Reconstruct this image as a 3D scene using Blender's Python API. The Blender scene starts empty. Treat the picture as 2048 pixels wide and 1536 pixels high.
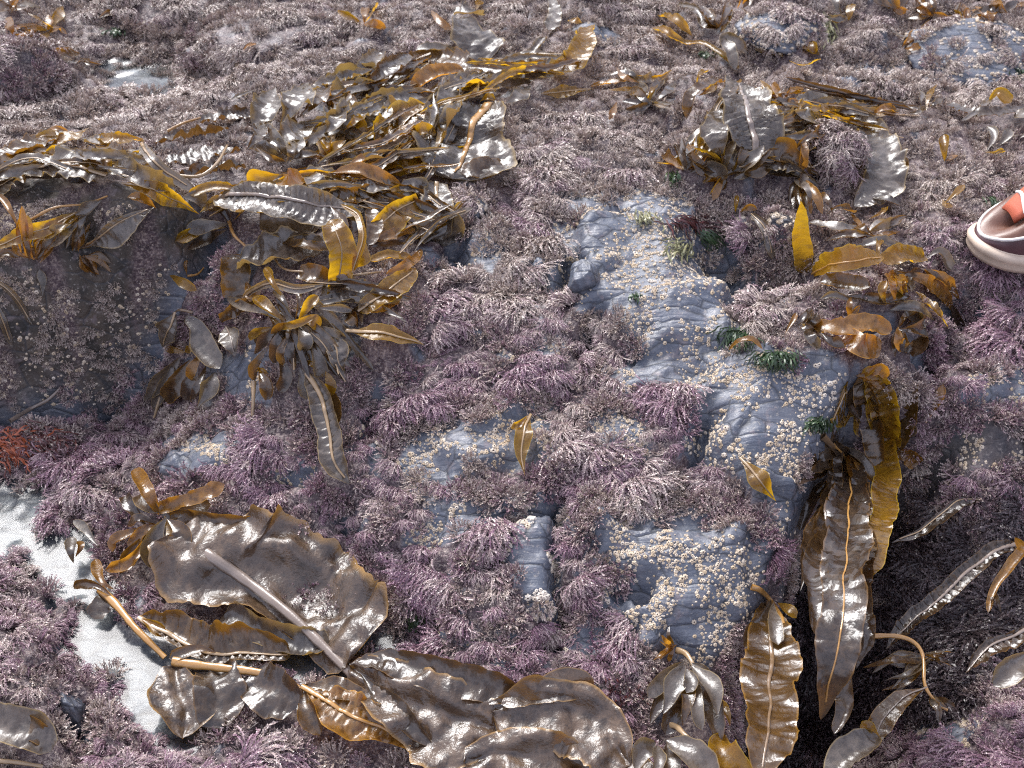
import bpy, math, random
import numpy as np
from mathutils import Vector, Matrix
R = math.radians
SC = bpy.context.scene
COL = SC.collection
rng = np.random.default_rng(7)
random.seed(7)

# ------------------------------------------------------------------ camera
CAM_H, PITCH, HFOV = 0.65, 40.0, 50.0
cam_d = bpy.data.cameras.new('camera')
cam_d.sensor_width = 36.0
cam_d.lens = 18.0 / math.tan(R(HFOV / 2))
cam_d.clip_start, cam_d.clip_end = 0.02, 200.0
cam = bpy.data.objects.new('camera', cam_d)
COL.objects.link(cam)
cam.location = (0, 0, CAM_H)
cam.rotation_euler = (R(90 - PITCH), 0, 0)
cam_d.dof.use_dof = True
cam_d.dof.focus_distance = 0.88
cam_d.dof.aperture_fstop = 14
SC.camera = cam

# ------------------------------------------------------------------ light
SUN_EL, SUN_AZ = 50.0, -26.0            # azimuth from straight ahead, negative = left
world = bpy.data.worlds.new('World')
SC.world = world
world.use_nodes = True
wn, wl = world.node_tree.nodes, world.node_tree.links
sky = wn.new('ShaderNodeTexSky')
sky.sky_type = 'NISHITA'
sky.sun_disc = False
sky.sun_elevation = R(SUN_EL)
sky.sun_rotation = R(SUN_AZ)
sky.air_density, sky.dust_density, sky.ozone_density = 1.0, 6.0, 1.5
cl_t = wn.new('ShaderNodeTexCoord')
cl_n = wn.new('ShaderNodeTexNoise')
cl_n.inputs['Scale'].default_value = 2.2
cl_n.inputs['Detail'].default_value = 5
wl.new(cl_t.outputs['Generated'], cl_n.inputs['Vector'])
cl_r = wn.new('ShaderNodeValToRGB')
cl_r.color_ramp.elements[0].position = 0.36
cl_r.color_ramp.elements[1].position = 0.62
wl.new(cl_n.outputs['Fac'], cl_r.inputs['Fac'])
cl_m = wn.new('ShaderNodeMixRGB')
cl_m.inputs['Color2'].default_value = (7.6, 7.8, 9.7, 1)
wl.new(cl_r.outputs['Color'], cl_m.inputs['Fac'])
wl.new(sky.outputs['Color'], cl_m.inputs['Color1'])
bg = wn['Background']
bg.inputs['Strength'].default_value = 0.05
wl.new(cl_m.outputs['Color'], bg.inputs['Color'])

sun_d = bpy.data.lights.new('sun', 'SUN')
sun_d.energy = 1.5
sun_d.angle = R(30)
sun_d.color = (1.0, 0.985, 0.975)
sun = bpy.data.objects.new('sun', sun_d)
COL.objects.link(sun)
sdir = Vector((math.sin(R(SUN_AZ)) * math.cos(R(SUN_EL)), math.cos(R(SUN_AZ)) * math.cos(R(SUN_EL)), math.sin(R(SUN_EL))))
sun.rotation_euler = (-sdir).to_track_quat('-Z', 'Y').to_euler()

SC.view_settings.view_transform = 'Standard'
SC.view_settings.look = 'None'
SC.view_settings.gamma = 1.0
SC.view_settings.exposure = 2.05
SC.view_settings.use_curve_mapping = False
SC.render.engine = 'CYCLES'
SC.cycles.use_denoising = False
SC.cycles.filter_width = 1.15
SC.cycles.max_bounces = 6
SC.cycles.transparent_max_bounces = 12
SC.cycles.caustics_reflective = False
SC.cycles.caustics_refractive = False

# ------------------------------------------------------------------ helpers
F_PX = 1024.0 / math.tan(R(HFOV / 2))
cp, sp_ = math.cos(R(PITCH)), math.sin(R(PITCH))

def ray(px, py):
    u, v = (px - 1024.0) / F_PX, (768.0 - py) / F_PX
    return np.array([u, cp + v * sp_, -sp_ + v * cp])

def at_z(px, py, z):
    d = ray(px, py)
    t = (z - CAM_H) / d[2]
    return d[0] * t, d[1] * t

def to_px(x, y, z):
    dz = z - CAM_H
    dep = y * cp - dz * sp_
    v = (y * sp_ + dz * cp)
    return 1024 + F_PX * x / dep, 768 - F_PX * v / dep, dep

_perm = np.random.default_rng(3).permutation(512)
_ang = np.random.default_rng(4).uniform(0, 2 * np.pi, 512)
def perlin(x, y, seed=0):
    x = np.asarray(x, float) + seed * 17.31; y = np.asarray(y, float) + seed * 9.77
    xi = np.floor(x).astype(int); yi = np.floor(y).astype(int)
    fx, fy = x - xi, y - yi
    def g(i, j):
        h = _perm[(_perm[(xi + i) & 511] + yi + j) & 511]
        a = _ang[h]
        return np.cos(a) * (fx - i) + np.sin(a) * (fy - j)
    u = fx * fx * fx * (fx * (fx * 6 - 15) + 10); v = fy * fy * fy * (fy * (fy * 6 - 15) + 10)
    return ((g(0, 0) * (1 - u) + g(1, 0) * u) * (1 - v) + (g(0, 1) * (1 - u) + g(1, 1) * u) * v) * 1.5

def sstep(a, b, x):
    t = np.clip((x - a) / (b - a), 0, 1)
    return t * t * (3 - 2 * t)

def in_poly(px, py, poly):
    inside = np.zeros(np.shape(px), bool)
    n = len(poly); j = n - 1
    for i in range(n):
        xi, yi = poly[i]; xj, yj = poly[j]
        c = ((yi > py) != (yj > py)) & (px < (xj - xi) * (py - yi) / ((yj - yi) or 1e-9) + xi)
        inside ^= c
        j = i
    return inside

def seg_dist(px, py, line):
    d = np.full(np.shape(px), 1e9)
    for (x0, y0), (x1, y1) in zip(line[:-1], line[1:]):
        dx, dy = x1 - x0, y1 - y0
        t = np.clip(((px - x0) * dx + (py - y0) * dy) / (dx * dx + dy * dy), 0, 1)
        d = np.minimum(d, np.hypot(px - x0 - t * dx, py - y0 - t * dy))
    return d

def poly_sd(px, py, poly):
    d = seg_dist(px, py, list(poly) + [poly[0]])
    return np.where(in_poly(px, py, poly), d, -d)

def mesh_obj(name, verts, faces, mat=None, parent=None, smooth=True, attrs=None, mats=None, midx=None):
    me = bpy.data.meshes.new(name)
    verts = np.asarray(verts, np.float32); 
    me.from_pydata([], [], []) if False else None
    f4 = np.asarray(faces) if not isinstance(faces, list) else None
    if f4 is not None and f4.ndim == 2:
        n, k = f4.shape
        me.vertices.add(len(verts)); me.vertices.foreach_set('co', verts.ravel())
        me.loops.add(n * k); me.loops.foreach_set('vertex_index', f4.astype(np.int32).ravel())
        me.polygons.add(n)
        me.polygons.foreach_set('loop_start', np.arange(0, n * k, k, dtype=np.int32))
        me.polygons.foreach_set('loop_total', np.full(n, k, np.int32))
    else:
        me.from_pydata(verts.tolist(), [], [list(map(int, f)) for f in faces])
    if midx is not None: me.polygons.foreach_set('material_index', np.asarray(midx, np.int32))
    me.polygons.foreach_set('use_smooth', np.full(len(me.polygons), smooth))
    for k, v in (attrs or {}).items():
        a = me.attributes.new(k, 'FLOAT', 'POINT'); a.data.foreach_set('value', np.asarray(v, np.float32))
    for m in (mats or ([mat] if mat else [])): me.materials.append(m)
    me.update(); me.validate()
    o = bpy.data.objects.new(name, me)
    if name: COL.objects.link(o)
    if parent: o.parent = parent
    return o

def tag(o, label=None, cat=None, group=None, kind=None):
    if label: o['label'] = label
    if cat: o['category'] = cat
    if group: o['group'] = group
    if kind: o['kind'] = kind
    return o

def grid_faces(nu, nv, off=0):
    i = np.arange(nu - 1)[:, None] * nv + np.arange(nv - 1)[None, :]
    i = i.ravel() + off
    return np.stack([i, i + 1, i + nv + 1, i + nv], 1)

# ------------------------------------------------------------------ material helper
class NT:
    def __init__(s, name):
        s.m = bpy.data.materials.new(name); s.m.use_nodes = True
        s.n, s.l = s.m.node_tree.nodes, s.m.node_tree.links
        s.p = s.n['Principled BSDF']; s.out = s.n['Material Output']
    def node(s, t, **kw):
        n = s.n.new(t)
        for k, v in kw.items(): setattr(n, k, v)
        return n
    def link(s, a, b): s.l.new(a, b)
    def set(s, n, **kw):
        for k, v in kw.items(): n.inputs[k.replace('_', ' ')].default_value = v
    def noise(s, scale, detail=3, vec=None, rough=0.55, dist=0.0):
        n = s.node('ShaderNodeTexNoise'); n.inputs['Scale'].default_value = scale
        n.inputs['Detail'].default_value = detail; n.inputs['Roughness'].default_value = rough
        n.inputs['Distortion'].default_value = dist
        if vec is None:
            if not hasattr(s, 'tc'): s.tc = s.node('ShaderNodeTexCoord')
            vec = s.tc.outputs['Object']
        s.link(vec, n.inputs['Vector']); return n.outputs['Fac']
    def ramp(s, fac, *stops):
        r = s.node('ShaderNodeValToRGB'); cr = r.color_ramp
        while len(cr.elements) < len(stops): cr.elements.new(0.5)
        for e, (p, c) in zip(cr.elements, stops):
            e.position = p; e.color = (c if len(c) == 4 else (*c, 1)) if hasattr(c, '__len__') else (c, c, c, 1)
        s.link(fac, r.inputs['Fac']); return r.outputs['Color']
    def mix(s, fac, a, b, mode='MIX'):
        m = s.node('ShaderNodeMixRGB', blend_type=mode)
        for i, v in (('Fac', fac), ('Color1', a), ('Color2', b)):
            if isinstance(v, (int, float)): m.inputs[i].default_value = v if i == 'Fac' else (v, v, v, 1)
            elif isinstance(v, tuple): m.inputs[i].default_value = (*v, 1) if len(v) == 3 else v
            else: s.link(v, m.inputs[i])
        return m.outputs['Color']
    def math(s, op, a, b=None):
        m = s.node('ShaderNodeMath', operation=op)
        for i, v in enumerate((a, b)):
            if v is None: continue
            if isinstance(v, (int, float)): m.inputs[i].default_value = v
            else: s.link(v, m.inputs[i])
        return m.outputs[0]
    def attr(s, name, typ='GEOMETRY'):
        a = s.node('ShaderNodeAttribute', attribute_type=typ, attribute_name=name); return a.outputs['Fac']
    def bump(s, h, strength, dist, nrm=None):
        b = s.node('ShaderNodeBump'); b.inputs['Strength'].default_value = strength; b.inputs['Distance'].default_value = dist
        s.link(h, b.inputs['Height'])
        if nrm is not None: s.link(nrm, b.inputs['Normal'])
        return b.outputs['Normal']
    def mapping(s, scale, rot=(0, 0, 0)):
        if not hasattr(s, 'tc'): s.tc = s.node('ShaderNodeTexCoord')
        m = s.node('ShaderNodeMapping'); m.inputs['Scale'].default_value = scale; m.inputs['Rotation'].default_value = rot
        s.link(s.tc.outputs['Object'], m.inputs['Vector']); return m.outputs['Vector']
    def base(s, c, **kw):
        if isinstance(c, tuple): s.p.inputs['Base Color'].default_value = (*c, 1)
        else: s.link(c, s.p.inputs['Base Color'])
        for k, v in kw.items():
            k = k.replace('_', ' ')
            if isinstance(v, (int, float)): s.p.inputs[k].default_value = v
            else: s.link(v, s.p.inputs[k])
        return s.m
# ------------------------------------------------------------------ the bedrock: heights given where the eye finds them
MAIN = [(-200,0,.10),(0,0,.10),(700,0,.08),(1400,0,.09),(2048,0,.10),(2300,0,.10),(300,180,.055),(60,170,.09),(900,120,.085),(1300,130,.08),(1700,120,.08),
 (2000,150,.08),(150,330,.10),(350,380,.095),(60,430,.09),(250,520,.065),(100,600,.035),(30,720,-.01),(-150,400,.09),(-150,700,0),
 (220,560,.045),(330,560,.05),
 (200,790,-.06),(100,880,-.075),(330,700,-.02),(450,600,.03),(600,480,.085),(760,430,.08),(900,300,.08),(600,640,.055),(520,800,-.012),(400,900,-.04),(250,930,-.065),
 (60,930,-.09),(-150,950,-.09),(60,1050,-.108),(180,1200,-.108),(270,1310,-.106),(350,1450,-.105),(250,1090,-.088),(60,1250,-.070),(-150,1300,-.06),(100,1450,-.06),(300,1530,-.075),
 (500,1150,-.083),(650,1080,-.062),(760,1250,-.088),(600,1320,-.104),(480,1420,-.10),(640,1480,-.092),(750,600,.052),(800,900,-.012),(900,1120,-.05),(1150,1150,-.05),
 (1100,420,.07),(1100,700,.03),(1100,1000,-.022),(1000,1300,-.075),(1400,800,.022),(1350,600,.052),(1550,850,.02),(1480,1100,-.035),(1380,1280,-.068),
 (1300,1420,-.10),(1100,1420,-.095),(900,1480,-.095),(1200,1650,-.12),(700,1650,-.11),(200,1650,-.09),(1600,600,.055),(1780,660,.04),(1680,430,.06),(1540,400,.072),(1450,330,.08),
 (1700,760,.035),(1900,560,.04),(2040,530,.045),(2250,500,.05),(1850,720,-.0),(2000,700,.01),(2250,700,.0),(1650,900,.0),(1600,1050,-.035),(1530,1200,-.06),(1450,1400,-.10)]
GUL = [(1780,700,.02),(1800,760,-.02),(1850,720,-.0),(2000,700,.01),(2250,700,.0),(1900,900,-.055),(2040,900,-.045),(2250,900,-.045),(1850,1010,-.10),(2030,1080,-.10),
 (1850,1200,-.16),(1720,1200,-.24),(1640,1400,-.30),(1600,1560,-.30),(1720,900,-.12),(1700,1030,-.19),(1800,1350,-.20),(1960,1440,-.13),(1850,1500,-.15),(2040,1300,-.15),(2250,1300,-.12),
 (2040,1500,-.12),(1750,1600,-.18),(2100,1650,-.12),(1450,1650,-.26),(1500,1450,-.27),(1580,1250,-.26),(1640,1050,-.22)]
EDGE_PX = [(1705,745,.035),(1690,800,.025),(1655,900,.0),(1608,1000,-.025),(1575,1100,-.045),(1540,1180,-.06),(1490,1310,-.085),(1440,1430,-.11),(1380,1600,-.13)]

def rbf(pts, eps=0.03, smooth=1e-4):
    P = np.array([at_z(a, b, z) for a, b, z in pts]); z = np.array([p[2] for p in pts])
    D = np.sqrt(((P[:, None] - P[None]) ** 2).sum(-1) + eps * eps)
    n = len(P); A = np.zeros((n + 1, n + 1)); A[:n, :n] = -D + 0; A[:n, :n] -= np.eye(n) * -smooth; A[:n, n] = 1; A[n, :n] = 1
    w = np.linalg.solve(A, np.append(z, 0))
    def f(x, y):
        out = np.full(x.shape, w[n])
        for i in range(n):
            out -= w[i] * np.sqrt((x - P[i, 0]) ** 2 + (y - P[i, 1]) ** 2 + eps * eps)
        return out
    return f
f_main, f_gul = rbf(MAIN), rbf(GUL)

def axis(a, b, step, far_a, far_b, g=1.25, slope=0.0):
    c = [a]; s = step
    while c[-1] < b:
        c.append(c[-1] + s); s = step + slope * (c[-1] - a)
    hi = []; s2 = s; v = c[-1]
    while v < far_b: s2 *= g; v += s2; hi.append(v)
    lo = []; s2 = step; v = a
    while v > far_a: s2 *= g; v -= s2; lo.append(v)
    return np.array(lo[::-1] + c + hi)
XS = axis(-0.98, 0.98, 0.0036, -40, 40)
YS = axis(0.26, 2.05, 0.0028, -30, 60, slope=0.0036)
GX, GY = np.meshgrid(XS, YS)              # rows = y
cxx, cyy = np.clip(GX, -1.25, 1.25), np.clip(GY, 0.22, 2.1)
HM, HG = f_main(cxx, cyy), f_gul(cxx, cyy)
HM = np.clip(HM, -.14, .13); HG = np.clip(HG, -.34, .1)
edge = [at_z(*p) for p in EDGE_PX]
gpoly = edge + [(edge[-1][0] + 3, edge[-1][1] - 1.0), (4, edge[0][1])]
ew = 0.010 * perlin(GX * 14, GY * 14, 5) + 0.005 * perlin(GX * 45, GY * 45, 6)
gsd = poly_sd(GX, GY, gpoly) + ew
# soft where the gully runs out at the top right, sheer along the block's edge
soft = sstep(0.10, 0.45, GX - edge[0][0] + (edge[0][1] - GY) * 0.2)
gw = sstep(-0.006, 0.022, gsd) * (1 - soft) + sstep(-0.02, 0.20, gsd) * soft
H = HM * (1 - gw) + HG * gw
# the cleft under the left-hand block
CLEFT = [(440,505,.045),(400,560,.03),(340,640,.0),(270,720,-.035),(180,780,-.055),(60,830,-.07),(-60,860,-.075)]
cl = [at_z(*p) for p in CLEFT]
cd = seg_dist(GX, GY, cl) + 0.006 * perlin(GX * 30, GY * 30, 9)
H -= 0.060 * np.exp(-(np.maximum(cd, 0) / 0.016) ** 2)
lb = [at_z(*p) for p in CLEFT] + [at_z(-700, 900, -.05), at_z(-700, 330, .1), at_z(400, 400, .09)]
lsd = poly_sd(GX, GY, lb)
H += .032 * sstep(.004, .026, lsd + .010 * perlin(GX * 18, GY * 18, 14)) * sstep(-.26, -.42, GX)
# low steps where slabs stand proud of their neighbours
sx_ = .012 * perlin(GX * 24, GY * 24, 103) + .004 * perlin(GX * 70, GY * 70, 104)
for poly, dz in (([(1330,230,.08),(1345,375,.08),(1480,372,.08),(1605,365,.08),(1640,300,.08),(1560,220,.08)],.026),([(1150,500,.05),(1160,600,.05),(1280,720,.03),(1440,700,.03),(1460,560,.05),(1400,420,.07),(1200,430,.07)],.013),
        ([(1400,860,.015),(1420,760,.02),(1520,710,.03),(1700,745,.03),(1640,900,.01),(1590,1010,-.02),(1500,1000,-.01)],.012),([(1180,1060,-.035),(1500,1070,-.035),(1470,1320,-.08),(1330,1320,-.08),(1230,1190,-.06)],.011),
        ([(840,880,-.01),(1000,825,0),(1095,845,0),(1085,915,-.01),(940,965,-.02)],.009),([(1005,1000,-.025),(1115,1000,-.025),(1110,1250,-.06),(1020,1200,-.055)],.011),([(700,560,.06),(840,520,.06),(900,640,.045),(820,720,.03),(720,700,.04)],.016),
        ([(1700,600,.05),(1900,600,.03),(1900,690,.02),(1720,720,.035)],.02),([(1840,760,-.01),(1990,740,0),(2020,830,-.03),(1880,850,-.03)],.02),([(700,1020,-.04),(820,1000,-.03),(840,1090,-.05),(700,1100,-.06)],.013),([(880,1040,-.035),(1000,1060,-.04),(960,1180,-.06),(840,1160,-.06)],.012)):
    H += dz * sstep(-.003, .008, poly_sd(GX, GY, [at_z(*p) for p in poly]) + sx_)
hole = np.zeros(GX.shape)
# small clefts
for line, dep, wid in [([(1560,530,.055),(1510,522,.06),(1470,505,.06),(1450,480,.06)],.048,.028),([(905,470,.07),(915,505,.07)],.02,.008),([(690,1010,-.04),(705,1060,-.05)],.012,.006),([(560,960,-.04),(620,950,-.035)],.014,.007),([(1250,1170,-.05),(1290,1185,-.05)],.014,.007),([(1960,590,.03),(1900,600,.03)],.03,.014),([(1700,690,.03),(1870,740,0)],.02,.010),([(1130,590,.045),(1150,540,.05)],.018,.008),([(1075,560,.05),(1085,600,.045)],.016,.007),
        ([(1195,640,.04),(1165,700,.03)],.016,.007),([(755,820,-.01),(745,870,-.015)],.02,.009),([(850,1230,-.07),(840,1262,-.08)],.03,.010),([(1115,1010,-.02),(1112,1180,-.05)],.01,.004),
        ([(1135,1190,-.05),(1110,1250,-.06)],.02,.006),([(1420,840,.02),(1385,940,.0)],.018,.008),([(1170,960,-.02),(1110,1010,-.02),(1020,1040,-.03)],.012,.006),([(130,1395,-.06),(160,1470,-.06)],.02,.008)]:
    L = [at_z(*p) for p in line]
    sdl = seg_dist(GX + .004 * perlin(GX * 60, GY * 60, 101), GY + .004 * perlin(GX * 60, GY * 60, 102), L); hole = np.maximum(hole, np.exp(-(sdl / (wid * 1.25)) ** 2)); H -= 1.7 * dep * np.exp(-(sdl / (wid * 1.2)) ** 2)
# general relief
far = sstep(0.9, 1.5, GY)
H += 0.016 * perlin(GX * 6, GY * 6, 1) * (0.6 + 1.0 * far) + 0.012 * perlin(GX * 14, GY * 14, 2) * (0.7 + .8 * far) + .006 * perlin(GX * 27, GY * 27, 8)
rp = perlin(GX * 16 + GY * 8, GY * 22, 33)
H += 0.010 * far * np.abs(rp)
# slaty plates: cells with their own tilt, broken along cleavage
def plates(x, y, sx, sy, seed, ang):
    ca, sa = math.cos(ang), math.sin(ang)
    u = (x * ca + y * sa) / sx + 0.35 * perlin(x * 9, y * 9, seed); v = (-x * sa + y * ca) / sy + 0.35 * perlin(x * 9, y * 9, seed + 1)
    r2 = np.random.default_rng(seed); T = r2.uniform(-1, 1, (64, 64, 5))
    iu, iv = np.floor(u).astype(int), np.floor(v).astype(int)
    best = np.full(x.shape, 9.0); val = np.zeros(x.shape)
    for a in (-1, 0, 1):
        for b in (-1, 0, 1):
            t = T[(iu + a) & 63, (iv + b) & 63]
            du = u - (iu + a + .5 + .4 * t[..., 0]); dv = v - (iv + b + .5 + .4 * t[..., 1])
            d = du * du + dv * dv; m = d < best
            best = np.where(m, d, best); val = np.where(m, t[..., 2] + .6 * t[..., 3] * du + .6 * t[..., 4] * dv, val)
    return val
H += 0.0045 * plates(GX, GY, .085, .06, 21, .5) + 0.0024 * plates(GX, GY, .034, .02, 22, .35) + .0009 * plates(GX, GY, .017, .009, 24, .5)
H += 0.0016 * perlin(GX * 60, GY * 60, 3) + 0.0006 * perlin(GX * 160, GY * 160, 4)
# left block and the near block's side: steep cleavage ribs
ribs = np.abs(perlin(GX * 22 + GY * 12, GY * 5 - GX * 6, 12))
H += -0.010 * ribs * 2.4 * sstep(-.005, .03, lsd) + 0.006 * perlin(GX * 70, GY * 12, 13) * sstep(0, .02, gsd) * (1 - sstep(.05, .08, gsd))
POOL_Z = -0.098
POOLS = [[(-80,960),(60,965),(120,985),(150,1040),(205,1085),(165,1130),(200,1190),(250,1250),(320,1310),(340,1330),(480,1330),(460,1400),(370,1478),(300,1470),(240,1400),(180,1370),(120,1280),(95,1185),(0,1125),(-90,1110)],
 [(560,1275),(650,1290),(720,1285),(800,1245),(815,1290),(745,1325),(690,1385),(600,1375)]]
pwx = GX + .010 * perlin(GX * 30, GY * 30, 91) + .004 * perlin(GX * 80, GY * 80, 92); pwy = GY + .010 * perlin(GX * 30, GY * 30, 93) + .004 * perlin(GX * 80, GY * 80, 94)
near = (np.abs(GX) < 1) & (GY < 1.0) & (GY > 0.2)
psd = np.full(GX.shape, -9.0)
for pl in POOLS: psd[near] = np.maximum(psd[near], poly_sd(pwx[near], pwy[near], [at_z(a, b, POOL_Z) for a, b in pl]) + .006)
lump = np.clip(perlin(GX * 34, GY * 34, 95) - .12, 0, 1) * .034 + .003 * perlin(GX * 60, GY * 60, 96)
pw = sstep(-.004, .010, psd)
H = np.where(near & (psd > -.03), np.maximum(H, POOL_Z + .004 * sstep(0, -.02, psd)), H)
H = H * (1 - pw) + (POOL_Z - .007 + lump * .8) * pw
PUD = [(170,128),(240,118),(330,140),(360,185),(270,205),(190,175)]
PUD_Z = .052
farn = (np.abs(GX) < 1.2) & (GY > 1.0) & (GY < 2.0)
qsd = np.full(GX.shape, -9.0); qsd[farn] = poly_sd((GX + 2 * (pwx - GX))[farn], (GY + 2 * (pwy - GY))[farn], [at_z(a, b, PUD_Z) for a, b in PUD])
qw = sstep(-.05, .02, qsd); H = H * (1 - qw) + (PUD_Z - .002 + .006 * perlin(GX * 30, GY * 30, 97)) * qw
def terr(x, y):
    x = np.asarray(x, float); y = np.asarray(y, float)
    fi = np.clip(np.interp(x, XS, np.arange(len(XS))), 0, len(XS) - 1.001); fj = np.clip(np.interp(y, YS, np.arange(len(YS))), 0, len(YS) - 1.001)
    i, j = fi.astype(int), fj.astype(int); a, b = fi - i, fj - j
    return (H[j, i] * (1 - a) + H[j, i + 1] * a) * (1 - b) + (H[j + 1, i] * (1 - a) + H[j + 1, i + 1] * a) * b
def tnormal(x, y, e=0.012):
    dx = (terr(x + e, y) - terr(x - e, y)) / (2 * e); dy = (terr(x, y + e) - terr(x, y - e)) / (2 * e)
    n = np.stack([-dx, -dy, np.ones_like(dx)], -1)
    return n / np.linalg.norm(n, axis=-1, keepdims=True)
_T = np.linspace(0.30, 6, 1400)
def T(px, py, lift=0.0, zmin=-9):
    d = ray(px, py)
    P = np.array([0, 0, CAM_H]) + _T[:, None] * d
    h = np.maximum(terr(P[:, 0], P[:, 1]), zmin) + lift
    k = int(np.argmax(P[:, 2] < h))
    if P[k, 2] >= h[k]: return P[-1]
    e0, e1 = P[k - 1, 2] - h[k - 1], P[k, 2] - h[k]
    t = _T[k - 1] + (_T[k] - _T[k - 1]) * e0 / (e0 - e1)
    return np.array([0, 0, CAM_H]) + t * d

# ------------------------------------------------------------------ what grows where (laid out on the rock)
PX, PY, DEP = to_px(GX, GY, H)
core = (np.abs(GX) < 1.3) & (GY > 0.2) & (GY < 2.3)
WX = PX + 26 * perlin(GX * 20, GY * 20, 41) + 12 * perlin(GX * 55, GY * 55, 42) + 6 * perlin(GX * 130, GY * 130, 43)
WY = PY + 26 * perlin(GX * 20, GY * 20, 44) + 12 * perlin(GX * 55, GY * 55, 45) + 6 * perlin(GX * 130, GY * 130, 46)
SLATE = [[(1425,770),(1500,725),(1640,730),(1695,760),(1680,830),(1640,900),(1600,1010),(1545,1010),(1480,920),(1410,900),(1405,840)],
 [(1170,470),(1330,415),(1410,540),(1440,690),(1370,730),(1280,740),(1215,620),(1140,590),(1130,530)],
 [(1010,1000),(1112,1005),(1110,1165),(1050,1180),(1010,1080)],[(1180,1060),(1300,1040),(1500,1080),(1500,1220),(1430,1300),(1370,1330),(1320,1290),(1240,1180)],
 [(850,885),(1000,830),(1085,845),(1085,910),(980,925),(940,955),(850,965)],[(330,880),(460,860),(470,920),(400,945),(325,945)],[(825,1065),(850,1010),(1000,1005),(960,1050),(870,1090)],
 [(1200,840),(1290,830),(1290,910),(1205,900)],[(1140,395),(1290,390),(1330,450),(1200,480)],[(910,470),(1000,475),(980,525),(920,520)],[(1045,1165),(1110,1170),(1110,1250),(1060,1230)],
 [(990,1270),(1030,1260),(1025,1330),(975,1350)],[(1200,1180),(1260,1160),(1290,1200),(1230,1230)],[(730,860),(765,860),(760,960),(730,930)],[(560,930),(620,920),(620,970),(570,965)],
 [(460,520),(500,510),(500,600),(450,600)],[(430,710),(520,700),(530,800),(450,800)],[(1470,60),(1640,60),(1640,90),(1480,90)],[(1860,90),(2048,70),(2048,150),(1880,160)],[(1480,450),(1530,455),(1530,500),(1480,510)],
 [(1930,770),(2048,740),(2048,800),(1960,830)],[(1900,850),(1960,850),(1960,900),(1900,890)],[(1860,1420),(1960,1440),(1920,1500),(1850,1480)],[(1420,640),(1490,640),(1480,700),(1430,700)],
 [(1580,980),(1620,960),(1600,1060),(1560,1080)],[(1150,50),(1230,45),(1230,75),(1150,75)],[(1900,30),(2000,30),(1990,60),(1900,60)],[(1700,130),(1790,130),(1780,160),(1700,160)],[(980,420),(1010,420),(1000,460)]]
slate = np.zeros(GX.shape)
for p in SLATE:
    a = np.array(p, float); a = a.mean(0) + (a - a.mean(0)) * (1.28 if len(p) < 6 or a[:, 1].max() < 1e9 else 1.1); p = [tuple(q) for q in a]; w0, h0 = a.min(0) - 60, a.max(0) + 60
    m = (WX > w0[0]) & (WX < h0[0]) & (WY > w0[1]) & (WY < h0[1]) & core
    s = np.zeros(GX.shape); s[m] = in_poly(WX[m], WY[m], p)
    slate = np.maximum(slate, s)
# odd bare spots
spots = perlin(GX * 26, GY * 26, 51) + .5 * perlin(GX * 60, GY * 60, 52)
inner = sstep(700, 900, PX) * sstep(1650, 1500, PX) * sstep(380, 480, PY)
slate = np.maximum(slate, (spots > 0.90 - .46 * inner) * core * 1.0)
pool = np.maximum(sstep(POOL_Z + .003, POOL_Z - .002, H) * (PX < 900) * (psd > -.01), .85 * sstep(PUD_Z + .003, PUD_Z - .002, H) * (qsd > 0))
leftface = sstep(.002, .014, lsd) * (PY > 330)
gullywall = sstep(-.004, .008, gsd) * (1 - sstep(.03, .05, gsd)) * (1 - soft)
# cover: 1 = coralline turf, 0 = bare
gaps = sstep(.62, .80, np.abs(perlin(GX * 17, GY * 17, 53)) * -1 + .5 * perlin(GX * 42, GY * 42, 54) + .55)
cover = np.clip(1 - slate - .8 * gullywall - leftface * (1 - sstep(.0, .3, perlin(GX * 24, GY * 24, 55))) - gaps - 1.5 * sstep(.3, .7, hole), 0, 1) * (1 - .8 * pool) * core
cover = np.where(cd < .011, 0, cover)
# barnacle density
bn = perlin(GX * 28, GY * 28, 61) + .6 * perlin(GX * 70, GY * 70, 62)
edge_s = slate
barn = np.clip(slate * sstep(.0, .22, bn) + leftface * sstep(-.60, -.25, bn), 0, 1)
barn *= 1 - pool
def ell(cx, cy, rx, ry, s=.3): return sstep(1 + s, 1 - s, np.hypot((PX - cx) / rx, (PY - cy) / ry))
barn = np.maximum(barn, slate * ell(1480, 740, 90, 35) * .9)
barn = np.maximum(barn, slate * ell(1630, 790, 70, 90) * .75)
barn = np.maximum(barn, np.maximum(ell(1320, 520, 110, 90), ell(1460, 1210, 70, 130)) * .6 * (1 - cover * .6))
barn = np.maximum(barn, gullywall * .7 * sstep(0, .4, bn))
barn = np.clip(barn, 0, 1) * (1 - .97 * slate * ell(1540, 840, 65, 26) * sstep(.25, -.1, bn))
# how bleached the turf is
bleach = .20 + .48 * perlin(GX * 10, GY * 10, 71) + .30 * perlin(GX * 30, GY * 30, 72)
bleach += 0.92 * sstep(620, 150, PY) + .35 * ell(1330, 560, 280, 190) + .3 * ell(1000, 620, 120, 160) + .25 * ell(1300, 1130, 250, 160) + .25 * ell(950, 880, 140, 70)
bleach += .2 * ell(150, 560, 300, 200) + .15 * ell(1650, 600, 160, 90) - .1 * ell(1900, 900, 250, 300) - .1 * ell(300, 900, 350, 150)
bleach = np.clip(bleach + .45 * leftface, 0, 1)

def samp(A, x, y):
    fi = np.clip(np.interp(x, XS, np.arange(len(XS))), 0, len(XS) - 1); fj = np.clip(np.interp(y, YS, np.arange(len(YS))), 0, len(YS) - 1)
    return A[np.round(fj).astype(int), np.round(fi).astype(int)]

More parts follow.
